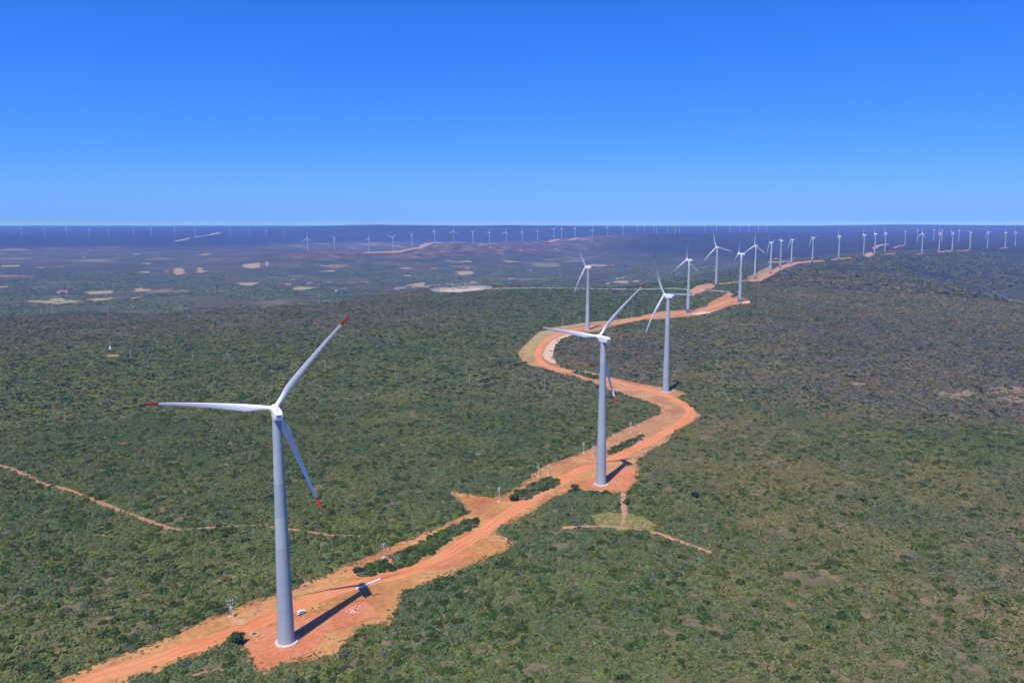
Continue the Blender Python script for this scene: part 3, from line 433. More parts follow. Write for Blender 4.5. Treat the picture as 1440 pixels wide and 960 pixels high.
def drape(name, outline, material, off, cell=5.0, tex=.12, kind='structure', holes=0, hs=12.0):
    P = np.asarray(outline); xs = []; r = np.hypot(P[:, 0], P[:, 1]); y0, y1 = P[:, 1].min(), P[:, 1].max()
    y = y0
    while y < y1:
        c = cell * max(1.0, y / 350); row = np.arange(P[:, 0].min(), P[:, 0].max(), c)
        xs.append(np.column_stack([row + rng.uniform(-.2, .2, len(row)) * c, np.full(len(row), y) + rng.uniform(-.2, .2, len(row)) * c])); y += c
    G = np.vstack(xs) if xs else np.zeros((0, 2))
    G = G[inside(P, G[:, 0], G[:, 1])]
    V = np.vstack([P, G]); n = len(P)
    res = delaunay_2d_cdt([Vector(p) for p in V], [(i, (i + 1) % n) for i in range(n)], [list(range(n))], 1, 1e-4)
    q = np.array([tuple(p) for p in res[0]]); rr = np.hypot(q[:, 0], q[:, 1])
    z = height(q[:, 0], q[:, 1]) + off * (1 + rr / 300) + (fbm(q[:, 0] / 4, q[:, 1] / 4, 71, 2) - .5) * tex
    F_ = [tuple(f) for f in res[2]]
    if holes:
        c_ = np.array([q[list(f)].mean(0) for f in F_]); s_ = hs * np.maximum(1, np.hypot(c_[:, 0], c_[:, 1]) / 800)
        g_ = fbm(c_[:, 0] / s_, c_[:, 1] / (s_ * (1 + 2 * smooth(1500, 2500, c_[:, 1]))), 13, 4); F_ = [f for f, g in zip(F_, g_) if g > holes]
    me = mesh(name, np.column_stack([q, z]), F_, material, True)
    bm = bmesh.new(); bm.from_mesh(me)
    for f in bm.faces:
        f.normal_update()
        if f.normal.z < 0: f.normal_flip()
    bm.to_mesh(me); bm.free()
    o = obj(name, me); tag(o, kind=kind); return o
def catmull(pts, step):
    P = [np.array(p) for p in pts]; P = [2 * P[0] - P[1]] + P + [2 * P[-1] - P[-2]]; out = []
    for i in range(1, len(P) - 2):
        p0, p1, p2, p3 = P[i - 1:i + 3]; n = max(2, int(np.hypot(*(p2 - p1)) / (step * max(1, np.hypot(*p1) / 350))))
        for k in range(n):
            t = k / n; out.append(.5 * ((2 * p1) + (p2 - p0) * t + (2 * p0 - 5 * p1 + 4 * p2 - p3) * t * t + (3 * p1 - p0 - 3 * p2 + p3) * t ** 3))
    out.append(P[-2]); return np.array(out)
def ribbon(name, pts, width, material, off, step=4.0, across=6, wob=.5, kind='structure', keep=1.0):
    C = catmull(pts, step); d = np.gradient(C, axis=0); d /= np.maximum(1e-6, np.hypot(d[:, 0], d[:, 1]))[:, None]; nrm = np.column_stack([-d[:, 1], d[:, 0]])
    L = np.concatenate([[0], np.cumsum(np.hypot(*np.diff(C, axis=0).T))])
    wl = width / 2 + (fbm(L / 14, L * 0 + 3.3, 41, 3) - .5) * wob * 2; wr = width / 2 + (fbm(L / 14, L * 0 + 8.3, 47, 3) - .5) * wob * 2
    vs = []; uv = []
    for a in range(across + 1):
        t = a / across; w_ = -wl + (wl + wr) * t; q = C + nrm * w_[:, None]
        rr = np.hypot(q[:, 0], q[:, 1]); z = height(q[:, 0], q[:, 1]) + (off if 0 < a < across else off * .2) * (1 + rr / 300)
        vs.append(np.column_stack([q, z])); uv.append(np.column_stack([np.full(len(C), t), L / 10]))
    n = len(C); v = np.vstack(vs); f = []
    for a in range(across):
        for k in range(n - 1): f.append((a * n + k, (a + 1) * n + k, (a + 1) * n + k + 1, a * n + k + 1)[::-1] if False else (a * n + k, a * n + k + 1, (a + 1) * n + k + 1, (a + 1) * n + k))
    me = mesh(name, v, f, material, True)
    U = np.vstack(uv); l = me.uv_layers.new(name='UVMap'); vi = np.zeros(len(me.loops), np.int32); me.loops.foreach_get('vertex_index', vi)
    l.data.foreach_set('uv', U[vi].ravel().astype(np.float32))
    bm = bmesh.new(); bm.from_mesh(me); bm.faces.ensure_lookup_table()
    if sum(f_.normal.z for f_ in bm.faces) < 0: bmesh.ops.reverse_faces(bm, faces=bm.faces)
    bm.to_mesh(me); bm.free()
    o = obj(name, me); tag(o, kind=kind)
    return o, np.vstack([C - nrm * (wl * keep)[:, None], (C + nrm * (wr * keep)[:, None])[::-1]])
MASKS = []       # outlines where no scrub grows
corr = ragged(CORRIDOR, 1.6, 3.0, 5)
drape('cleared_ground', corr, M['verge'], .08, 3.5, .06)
strips = [ragged(p, .8, 2.5, 9 + k) for k, p in enumerate(STRIP)]
lane_o, lane_poly = ribbon('dirt_road', LANE, 8.6, M['road'], .16, 3.0, 8, 1.3)
for k, p in enumerate(PAD):
    drape('crane_pad', ragged(p, .5, 2.0, 60 + k), M['pad'], .13, 3.5, .03)
for k, p in enumerate(SAND): drape('pale_sand', ragged(p, 1.0, 2.5, 30 + k), M['palesoil' if k == 3 else 'sand'], .24, 4, .05)
for k, p in enumerate(YELLOW):
    q = ragged(p, 1.5, 3, 80 + k); drape('dry_grass_verge', q, M['grasspatch' if k == 1 else 'yellow'], .13, 1.6 if k < 2 else 3, .06, 'structure', .36, 5)
    if k > 0: MASKS.append(q)
MASKS.append(corr)
for k, p in enumerate(DIRT2):
    q = ragged(p, 2.2, 4, 100 + k); drape('cleared_dirt', q, M['dirt2'], .08, 5, .1); MASKS.append(q)
for k, p in enumerate(TRACK):
    wd = [3.2, 2.4, 3.0, 3.0, 2.4][k]
    o, q = ribbon('footpath' if k in (1, 4) else 'dirt_track', p, wd, M['dirt2' if k in (2, 3) else 'trail'], .17, 3, 3, .9, 'structure', (.95, .7, 1.0, 1.0, .8)[k])
    MASKS.append(q)
for p in GREY_TRACK:
    o, q = ribbon('gravel_track', p, 5.5, M['greytrack'], .25, 6, 3, 1.0, 'structure', 3.0); MASKS.append(q)
FM = []
for k, p in enumerate(FIELD):
    q = ragged(p, 9, 5, 200 + k); drape('bare_field', q, M['field'], .10, 2.2, .3, 'structure', .42, 12); FM.append(q)
q = ragged(SUBPAD, 4, 5, 260); drape('substation_yard', q, M['yard'], .16, 5, .1); MASKS.append(q)
for k, p in enumerate(RIDGE_TRACK):
    q = ragged(p, 3, 8, 300 + k); drape('ridge_track', q, M['ridgetrack'] if k < 4 else M['greytrack'], .14, 8, .3)
for k, p in enumerate(ROCK):
    q = ragged(p, 4, 4, 400 + k); drape('bare_rock', q, M['rock'], .05, 2.0, .6, 'structure', .53, 7)

# ------------------------------------------------------------------ scrub
def shrub_mesh(name, seed, n, leaf, lobes, flat, material):
    r = np.random.default_rng(seed); v = []; f = []; lv = []
    L = [(0, 0, 0, .72)] + [(math.cos(t) * d, math.sin(t) * d, h, s) for t, d, h, s in zip(r.uniform(0, 6.28, lobes), r.uniform(.35, .68, lobes), r.uniform(-.05, .3, lobes), r.uniform(.34, .55, lobes))]
    wsum = np.array([l[3] ** 2 for l in L]); wsum /= wsum.sum()
    for k in range(n):
        l = L[r.choice(len(L), p=wsum)]
        d = r.normal(size=3); d[2] = abs(d[2]) * .9 + .02; d /= np.linalg.norm(d)
        c = np.array(l[:3]) + d * l[3] * r.uniform(.62, 1.04); c[2] = max(.04, c[2] * flat + .08)
        nn = d * .8 + r.normal(size=3) * .40; nn[2] += .58; nn /= np.linalg.norm(nn)
        a = np.cross(nn, r.normal(size=3)); a /= np.linalg.norm(a); b = np.cross(nn, a)
        s = leaf * r.uniform(.6, 1.35); s2 = s * r.uniform(.55, 1.0)
        i = len(v); v += [c - a * s - b * s2 * .6, c + a * s * .9 - b * s2, c + a * s + b * s2 * .7, c - a * s * .7 + b * s2]
        f.append((i, i + 1, i + 2, i + 3)); lv.append(float(np.clip(.25 + .5 * c[2] + r.uniform(-.22, .22), 0, 1)))  # low leaves darker, high ones lighter: self-shadow painted into the leaf tone
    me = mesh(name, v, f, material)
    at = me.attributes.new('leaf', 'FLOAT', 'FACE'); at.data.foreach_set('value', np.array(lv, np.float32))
    return me
PALETTE = np.array([(.034, .060, .012), (.060, .092, .015), (.112, .112, .022), (.094, .112, .056), (.082, .079, .070), (.126, .112, .070), (.175, .148, .078), (.064, .080, .033)])
GREYGREEN, TANGREY, PURPLEGREY = np.array([.100, .130, .042]), np.array([.155, .136, .062]), np.array([.112, .101, .072])
def plants(X, Y, spread=.15):
    """soft grey-green scrub with darker crowns standing in it: colour, kind and size factor of each bush"""
    n = len(X); d = np.clip(dryness(X, Y), 0, 1)[:, None]; p = purple(X, Y)[:, None]
    c = GREYGREEN * (1 - d) + TANGREY * d; c = c * (1 - p) + PURPLEGREY * p
    hue = (fbm(X / 30, Y / 30, 91, 3)[:, None] - .5); c = c * (1 + hue * np.array([.9, .45, -.1]) * .8)
    kind = np.where(d[:, 0] > .55, 5, 3); kind = np.where(p[:, 0] > .6, 4, kind); size = np.ones(n)
    near_ = smooth(.05, .25, X / np.maximum(Y, 1)) * (1 - smooth(380, 620, np.hypot(X, Y)))
    u = rng.uniform(0, 1, n); cl = smooth(.36, .64, fbm(X / 11, Y / 11, 57, 3)); pr = (.11 + .40 * cl) * (1 - .55 * d[:, 0])
    v = rng.uniform(0, 1, n); acc = u < pr
    a = np.where(v < .50 - .25 * near_, 0, np.where(v < .72, 1, np.where(v < .86 + .1 * near_, 2, np.where(v < .97, 4, 6))))
    c = np.where(acc[:, None], PALETTE[a] * .9 + c * .1, c); kind = np.where(acc, a, kind); size = np.where(acc & (a < 3), 1.22, 1.0)
    return c * (1 + rng.uniform(-spread, spread, n))[:, None] * (1 + rng.uniform(-.04, .04, (n, 3))), kind, size
def scatter(r0, r1, step, az=.76):
    y1 = r1; xs = np.arange(-r1 * az, r1 * az, step); ys = np.arange(0, y1, step)
    X, Y = np.meshgrid(xs, ys); X = X.ravel(); Y = Y.ravel()
    X = X + rng.uniform(-.48, .48, len(X)) * step; Y = Y + rng.uniform(-.48, .48, len(Y)) * step
    q = np.hypot(X, Y); k = (q > r0) & (q < r1) & (np.abs(X) < az * Y + 20); return X[k], Y[k]
def open_ground(X, Y, extra=()):
    bad = np.zeros(len(X), bool)
    for p in list(MASKS) + list(extra): bad |= inside(p, X, Y)
    return ~bad
def stuff(name, X, Y, sc, tint, src, n_var):
    Z = height(X, Y); me = bpy.data.meshes.new(name); me.vertices.add(len(X))
    me.vertices.foreach_set('co', np.column_stack([X, Y, Z - .05]).ravel().astype(np.float32))
    def at(nm, ty, key, arr): q = me.attributes.new(nm, ty, 'POINT'); q.data.foreach_set(key, np.ascontiguousarray(arr).ravel())
    at('sc', 'FLOAT_VECTOR', 'vector', sc.astype(np.float32)); at('rz', 'FLOAT_VECTOR', 'vector', np.column_stack([rng.uniform(-.12, .12, len(X)), rng.uniform(-.12, .12, len(X)), rng.uniform(0, 6.28, len(X))]).astype(np.float32))
    at('vi', 'INT', 'value', rng.integers(0, n_var, len(X)).astype(np.int32))
    at('tint', 'FLOAT_COLOR', 'color', np.column_stack([tint, np.ones(len(X))]).astype(np.float32))
    o = obj(name, me); g = bpy.data.node_groups.new(name + '_nodes', 'GeometryNodeTree')
    g.interface.new_socket('Geometry', in_out='INPUT', socket_type='NodeSocketGeometry'); g.interface.new_socket('Geometry', in_out='OUTPUT', socket_type='NodeSocketGeometry')
    gi = g.nodes.new('NodeGroupInput'); go = g.nodes.new('NodeGroupOutput'); ip = g.nodes.new('GeometryNodeInstanceOnPoints'); ci = g.nodes.new('GeometryNodeCollectionInfo')
    ci.inputs['Collection'].default_value = src; ci.inputs['Separate Children'].default_value = True; ci.inputs['Reset Children'].default_value = True
    ip.inputs['Pick Instance'].default_value = True
    def attr(nm, ty): q = g.nodes.new('GeometryNodeInputNamedAttribute'); q.data_type = ty; q.inputs['Name'].default_value = nm; return [s for s in q.outputs if s.enabled and s.name == 'Attribute'][0]
    e2r = g.nodes.new('FunctionNodeEulerToRotation')
    g.links.new(gi.outputs[0], ip.inputs['Points']); g.links.new(ci.outputs[0], ip.inputs['Instance'])
    g.links.new(attr('vi', 'INT'), ip.inputs['Instance Index']); g.links.new(attr('sc', 'FLOAT_VECTOR'), ip.inputs['Scale'])
    g.links.new(attr('rz', 'FLOAT_VECTOR'), e2r.inputs[0]); g.links.new(e2r.outputs[0], ip.inputs['Rotation'])
    g.links.new(ip.outputs[0], go.inputs[0])
    md = o.modifiers.new('scatter', 'NODES'); md.node_group = g
    tag(o, kind='stuff'); return o
def source(nm, meshes):
    c = bpy.data.collections.new(nm)
    for k, me in enumerate(meshes): c.objects.link(bpy.data.objects.new('%s_%02d' % (nm, k), me))
    return c
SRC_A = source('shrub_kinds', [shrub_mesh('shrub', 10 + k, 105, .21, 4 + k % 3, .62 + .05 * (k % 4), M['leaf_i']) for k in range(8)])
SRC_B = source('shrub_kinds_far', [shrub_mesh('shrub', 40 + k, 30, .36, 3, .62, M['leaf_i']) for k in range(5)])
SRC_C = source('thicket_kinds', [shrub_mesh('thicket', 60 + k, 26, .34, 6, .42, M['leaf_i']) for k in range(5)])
# near bushes one by one
X, Y = scatter(120, 640, 1.85); k = open_ground(X, Y)
k &= fbm(X / 7, Y / 7, 55, 3) > .24 + .12 * np.clip(dryness(X, Y), 0, 1)
X, Y = X[k], Y[k]; T_, SP, SZ = plants(X, Y)
rad = np.minimum(np.exp(rng.normal(math.log(1.17), .32, len(X))) * SZ, 2.3); hgt = rad * rng.uniform(.8, 1.35, len(X))
SX = []; SY = []
for p in strips:
    p = np.asarray(p); q = rng.uniform(p.min(0), p.max(0), (4000, 2)); q = q[inside(p, q[:, 0], q[:, 1])]
    keep = []
    for c in q:
        if all((c[0] - d[0]) ** 2 + (c[1] - d[1]) ** 2 > 2.2 ** 2 for d in keep): keep.append(c)
    SX += [c[0] for c in keep]; SY += [c[1] for c in keep]
SX = np.array(SX); SY = np.array(SY)
# the bushes that show largest are objects of their own
def px(x, y): return 720 + 1120 * x / (y * .98945 + 140.5 * .14488), 480 + 1120 * (140.5 * .98945 - y * .14488) / (y * .98945 + 140.5 * .14488)
U, V = px(X, Y); size = rad / np.hypot(X, Y); vis = (U > 4) & (U < 1436) & (V < 954)
N_STRIP = len(SX); n_big = 300 - N_STRIP
order = np.argsort(-(size * vis)); big = order[:n_big]; rest = np.ones(len(X), bool); rest[big] = False
stuff('caatinga_scrub', X[rest], Y[rest], np.column_stack([rad, rad, hgt])[rest], T_[rest], SRC_A, 8)
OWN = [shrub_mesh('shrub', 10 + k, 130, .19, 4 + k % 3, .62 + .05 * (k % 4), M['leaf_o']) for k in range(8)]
KIND = ['dark green', 'bright green', 'olive green', 'grey green', 'purple grey leafless', 'brown dry', 'straw coloured dry', 'dusky green']
def own_shrub(x, y, r, h, col, sp_, label, group, name='shrub'):
    o = obj(name, OWN[random.randrange(8)], None, (x, y, H(x, y) - .05)); o.scale = (r, r, h); o.rotation_euler = (0, 0, random.uniform(0, 6.28)); o.color = (*[float(c) for c in col], 1)
    tag(o, label, 'shrub', group); return o
def SIZE(r, h): return ('broad' if r > 2.0 else 'small' if r < 1.6 else 'round') if h < 1.2 * r else 'tall'
for i in big:
    side = 'right of the dirt road' if U[i] > 470 else 'left of the dirt road'
    if 180 < U[i] < 500 and V[i] > 905: side = 'beside the nearest turbine pad'
    own_shrub(float(X[i]), float(Y[i]), float(rad[i]), float(hgt[i]), T_[i], SP[i], '%s %s bush in the nearest scrub %s' % (SIZE(rad[i], hgt[i]), KIND[SP[i]], side), 'nearest bushes of the scrub')
for i in range(N_STRIP):
    s_ = [0, 1, 3, 7, 0, 1][random.randrange(6)]; rr_ = random.uniform(1.7, 2.6)
    which = ['in the long green strip beyond the nearest turbine', 'in the short green strip before the second turbine', 'in the thin green strip behind the second turbine', 'in the small green island by the road bend'][int(np.argmin([np.min(np.hypot(*(np.asarray(p) - [SX[i], SY[i]]).T)) for p in strips]))]
    hh_ = rr_ * random.uniform(.9, 1.35); own_shrub(float(SX[i]), float(SY[i]), rr_, hh_, PALETTE[s_] * random.uniform(.9, 1.2), s_, '%s %s bush %s' % (SIZE(rr_ * .85, hh_ * .85), KIND[s_], which), 'bushes in the strips between road and verge')
# farther bushes
X, Y = scatter(640, 1750, 2.9); k = open_ground(X, Y, FM); X, Y = X[k], Y[k]; t, _, z_ = plants(X, Y); r_ = np.exp(rng.normal(math.log(1.50), .28, len(X))) * z_
stuff('distant_scrub', X, Y, np.column_stack([r_, r_, r_ * rng.uniform(.7, 1.15, len(X))]), t, SRC_B, 5)
X, Y = scatter(1750, 4200, 7.6); zz = height(X, Y); k = open_ground(X, Y, FM) & (fbm(X / 160, Y / 160, 21, 3) > np.where(zz < -45, .52, .30)); X, Y = X[k], Y[k]; t, _, z_ = plants(X, Y); r_ = np.exp(rng.normal(math.log(3.7), .34, len(X)))
stuff('far_thicket', X, Y, np.column_stack([r_, r_, r_ * .6]), t * np.where(height(X, Y) < -45, 1.2, .92)[:, None], SRC_C, 5)
# low dry weeds on the cleared ground
cx_ = rng.uniform(corr.min(0), (corr[:, 0].max(), 900), (60000, 2)); k = inside(corr, cx_[:, 0], cx_[:, 1]) & ~inside(lane_poly, cx_[:, 0], cx_[:, 1])
k &= fbm(cx_[:, 0] / 11, cx_[:, 1] / 11, 77, 4) > .60
e0 = corr; e1 = np.roll(corr, -1, 0); m_ = rng.integers(0, len(corr), 5200); u_ = rng.uniform(0, 1, (5200, 1)); ev = e1[m_] - e0[m_]
en = np.column_stack([ev[:, 1], -ev[:, 0]]) / np.maximum(1e-6, np.hypot(ev[:, 0], ev[:, 1]))[:, None]
ep = e0[m_] + ev * u_ + en * np.abs(rng.normal(0, 1.6, (5200, 1))); ep = ep[inside(corr, ep[:, 0], ep[:, 1]) & (ep[:, 1] < 900)]
ep = ep if len(ep) > 2000 else np.vstack([ep, (e0[m_] + ev * u_ - en * np.abs(rng.normal(0, 1.6, (5200, 1))))])
ep = ep[inside(corr, ep[:, 0], ep[:, 1])]
X, Y = np.vstack([cx_[k], ep]).T; r_ = rng.uniform(.25, .75, len(X)) * np.where(np.arange(len(X)) >= k.sum(), 1.25, 1)
stuff('dry_weeds', X, Y, np.column_stack([r_, r_, r_ * .8]), np.array([(.17, .13, .06), (.12, .10, .05), (.075, .08, .035)])[rng.integers(0, 3, len(X))], SRC_B, 5)
X_ = []; 
for p in YELLOW[:2]:
    q = rng.uniform(np.min(p, 0), np.max(p, 0), (9000, 2)); X_.append(q[inside(np.array(p), q[:, 0], q[:, 1])][:1400])
X, Y = np.vstack(X_).T; r_ = rng.uniform(.4, .9, len(X))
stuff('dry_grass_tufts', X, Y, np.column_stack([r_, r_, r_ * .9]), np.array([(.34, .26, .09), (.26, .21, .08), (.15, .15, .045)])[rng.integers(0, 3, len(X))], SRC_B, 5)
def rock_mesh(seed, m_):
    bm = bmesh.new(); bmesh.ops.create_icosphere(bm, subdivisions=1, radius=1); r = random.Random(seed)
    for v in bm.verts: v.co *= r.uniform(.7, 1.2); v.co.z *= .65
    me = bpy.data.meshes.new('stone'); bm.to_mesh(me); bm.free(); me.materials.append(m_); return me
SRC_R = source('boulder_kinds', [rock_mesh(50 + k, M['rock']) for k in range(5)]); X_ = []
for p in ROCK:
    q = rng.uniform(np.min(p, 0) - 6, np.max(p, 0) + 6, (500, 2)); X_.append(q[inside(np.array(p) + rng.normal(0, 3, np.array(p).shape), q[:, 0], q[:, 1])][:110])
X, Y = np.vstack(X_).T; r_ = np.exp(rng.normal(-.1, .5, len(X)))
stuff('outcrop_boulders', X, Y, np.column_stack([r_ * 1.3, r_, r_ * .9]), np.ones((len(X), 3)), SRC_R, 5)
# trees that stand out
def tree(x, y, h, r, col, label):
    t = empty('small_tree', (x, y, H(x, y))); tag(t, label, 'tree')
    b = MB(); b.tube((0, 0, -.3), (.1, .05, h * .5), .22, .14)
    for k in range(5):
        an = k * 1.26; b.tube((.1, .05, h * .42), (math.cos(an) * r * .5, math.sin(an) * r * .5, h * .72), .10, .04, 5)
    b.build('trunk', M['wood'], t)
    c = obj('crown', shrub_mesh('crown', int(x) % 97, 260, .17, 7, 1.0, M['leaf_o']), t, (0, 0, h * .34)); c.scale = (r, r, h * .55); c.color = (*col, 1)
    return t
for (x, y), h, r, c, l in zip(TREE, (5.5, 5.0, 4.0, 6.0, 4.4, 3.6), (2.6, 2.5, 2.4, 4.2, 2.3, 1.9), ((.026, .045, .016), (.035, .060, .018), (.018, .022, .034), (.020, .032, .018), (.026, .048, .016), (.03, .055, .02)),
        ('dark green bushy tree at the corner of the nearest turbine pad', 'round green tree at the road edge before the second turbine', 'dark blackish bush alone in the olive scrub on the right', 'dark tree on the orange clearing beside the sixth turbine', 'dark green round tree at the near end of the short shrub strip', 'small dark tree at the near tip of the long shrub strip')): tree(x, y, h, r, c, l)

# ------------------------------------------------------------------ wind turbines
HUB, BLADE, TILT = 80.0, 39.5, R(5)
SEC = [(0, 12), (12, 23), (23, 34), (34, 45), (45, 56), (56, 67), (67, 78.4)]
def tr(z): return 2.85 + (1.45 - 2.85) * (z / 78.4) ** .92
def tower_section(k):
    z0, z1 = SEC[k]; prof = []
    for i in range(5):
        z = z0 + (z1 - z0) * i / 4; r = tr(z)
        if i == 0: prof += [(r - .022, z), (r - .022, z + .06), (r, z + .09)]
        else: prof.append((r, z))
    return autosmooth(MB().lathe(prof, 40, cap0=False, cap1=(k == len(SEC) - 1)).mesh('tower_section', M['concrete']), 30)
ME = {}
ME['sections'] = [tower_section(k) for k in range(len(SEC))]
ME['tower'] = MB().lathe([(tr(z), z) for z in np.linspace(0, 78.4, 9)], 14).mesh('tower', M['concrete'], True)
ME['foundation'] = autosmooth(MB().lathe([(3.85, -1.2), (3.85, .50), (3.72, .62), (2.7, .62)], 40).mesh('foundation', M['pad_concrete']))
ME['door'] = MB().box((0, 0, 1.1), (.95, .16, 2.2)).mesh('door', M['dark'])
st_ = MB()
for k in range(6): st_.box((0, -.2 - .28 * k, 1.05 - .19 * k), (1.1, .28, .06))
st_.tube((.6, -.1, 1.1), (.6, -1.7, .1), .03); st_.tube((-.6, -.1, 1.1), (-.6, -1.7, .1), .03); st_.tube((.6, -.1, 2.0), (.6, -1.7, 1.0), .03); st_.tube((-.6, -.1, 2.0), (-.6, -1.7, 1.0), .03)
for s_ in (-.6, .6):
    st_.tube((s_, -.1, 1.1), (s_, -.1, 2.0), .03); st_.tube((s_, -1.7, .1), (s_, -1.7, 1.0), .03)
ME['stairs'] = st_.mesh('stairs', M['grey_metal'])
def nacelle_mesh():
    # rounded box, nose toward +Y (the rotor side), tail toward -Y; z=0 is the tower top
    secs = [(-5.0, 1.22, .22, 2.75), (-4.9, 1.32, .10, 2.86), (-2.0, 1.36, .0, 2.9), (1.6, 1.36, .0, 2.9), (2.6, 1.3, .15, 2.8), (3.1, 1.1, .45, 2.6)]
    v = []; f = []
    for y, hw, z0, z1 in secs:
        c = .18
        for x, z in ((-hw + c, z0), (hw - c, z0), (hw, z0 + c), (hw, z1 - c), (hw - c, z1), (-hw + c, z1), (-hw, z1 - c), (-hw, z0 + c)): v.append((x, y, z))
    for s in range(len(secs) - 1):
        for k in range(8): f.append((s * 8 + k, s * 8 + (k + 1) % 8, s * 8 + 8 + (k + 1) % 8, s * 8 + 8 + k))
    f.append(tuple(range(8))[::-1]); f.append(tuple(range(len(v) - 8, len(v))))
    me = mesh('nacelle', v, f, M['white']); bm = bmesh.new(); bm.from_mesh(me); bmesh.ops.recalc_face_normals(bm, faces=bm.faces); bm.to_mesh(me); bm.free()
    return autosmooth(me, 35)
ME['nacelle'] = nacelle_mesh()
vt = MB(); vt.box((0, -5.06, 1.9), (1.7, .14, .28)); vt.box((0, -5.02, 2.12), (1.9, .3, .16))
ME['vent'] = MB().box((0, -5.03, 1.72), (1.5, .10, .34)).mesh('vent', M['dark'])
ME['vent_hood'] = MB().box((0, -5.20, 2.03), (1.7, .45, .26), 0, .85).mesh('vent_hood', M['white'])
ME['roof_hatch'] = MB().box((0, -1.0, 2.95), (1.3, 1.6, .14)).box((0, -3.6, 2.97), (1.6, .9, .22)).mesh('roof_hatch', M['white'])
ME['wind_vane'] = MB().tube((.5, -4.4, 2.8), (.5, -4.4, 4.5), .04).tube((-.5, -4.4, 2.8), (-.5, -4.4, 4.5), .04).tube((-.5, -4.4, 4.3), (.5, -4.4, 4.3), .03).box((.5, -4.55, 4.55), (.05, .5, .12)).box((-.5, -4.4, 4.6), (.3, .3, .08)).mesh('wind_vane', M['grey_metal'])
ME['light'] = MB().lathe([(.12, 2.85), (.12, 3.05), (.16, 3.1), (.16, 3.35), (.06, 3.45)], 10, (0, -2.6, 0)).mesh('aviation_light', M['red'])
# hub axis along local +Z
ME['hub'] = autosmooth(MB().lathe([(1.05, -1.35), (1.38, -1.2), (1.5, -.4), (1.45, .5), (1.18, 1.3), (.75, 1.85), (.3, 2.1), (.05, 2.13)], 24).mesh('hub', M['white']), 50)
def blade_mesh(name, r0, r1, material, ns, npf=14):
    """blade along +Z, axis of the rotor is local Y (+Y = downwind), chord in the rotor plane with twist"""
    v = []; f = []
    for i in range(ns + 1):
        s = r0 + (r1 - r0) * i / ns; t = s / BLADE
        root = 1 - smooth(.05, .22, t)
        chord = (1 - root) * np.interp(t, [.18, .24, .5, .8, .95, 1.0], [2.4, 2.45, 1.65, 1.0, .68, .22]) + root * 1.6
        thick = (1 - root) * chord * np.interp(t, [.2, .5, 1], [.32, .2, .16]) + root * 1.6
        tw = R(np.interp(t, [0, .2, .5, 1], [16, 14, 5, 0])); flex = 8.0 * t * t - 5.5 * t
        le = .5 * root + .30 * (1 - root)
        for k in range(npf):
            a = 2 * math.pi * k / npf; x = (.5 * math.cos(a) + .5 - le) * chord
            shp = math.sin(a) * (.5 * root + (1 - root) * (.5 * (.35 + .65 * (1 - math.cos(a)) / 2) * 1.15)); y = shp * thick
            # leading edge toward -X
            X = x * math.cos(tw) - y * math.sin(tw); Y = x * math.sin(tw) + y * math.cos(tw)
            v.append((X, Y + flex, s))
    for i in range(ns):
        for k in range(npf): f.append((i * npf + k, i * npf + (k + 1) % npf, (i + 1) * npf + (k + 1) % npf, (i + 1) * npf + k))
    f.append(tuple(range(npf))[::-1]); f.append(tuple(range(ns * npf, ns * npf + npf)))
    me = mesh(name, v, f, material); bm = bmesh.new(); bm.from_mesh(me); bmesh.ops.recalc_face_normals(bm, faces=bm.faces); bm.to_mesh(me); bm.free()
    return autosmooth(me, 60)
TIPR = BLADE - 4.3
ME['blade'] = blade_mesh('blade', .9, TIPR, M['white'], 26); ME['tip'] = blade_mesh('blade_tip', TIPR, BLADE, M['red'], 5)
ME['blade_far'] = blade_mesh('blade', .9, TIPR, M['white'], 8, 6); ME['tip_far'] = blade_mesh('blade_tip', TIPR, BLADE, M['red'], 1, 6)
M['weathered'] = plain('weathered_white', (.42, .44, .46), .6)  # white paint greyed so the faintness of distance haze sits in the colour
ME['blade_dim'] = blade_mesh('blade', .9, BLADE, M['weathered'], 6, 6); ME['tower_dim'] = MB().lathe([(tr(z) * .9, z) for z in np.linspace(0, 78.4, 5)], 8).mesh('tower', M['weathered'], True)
ME['hub_far'] = MB().lathe([(1.2, -1.3), (1.7, -.3), (1.4, 1.2), (.2, 2.1)], 8).mesh('hub', M['white'], True)
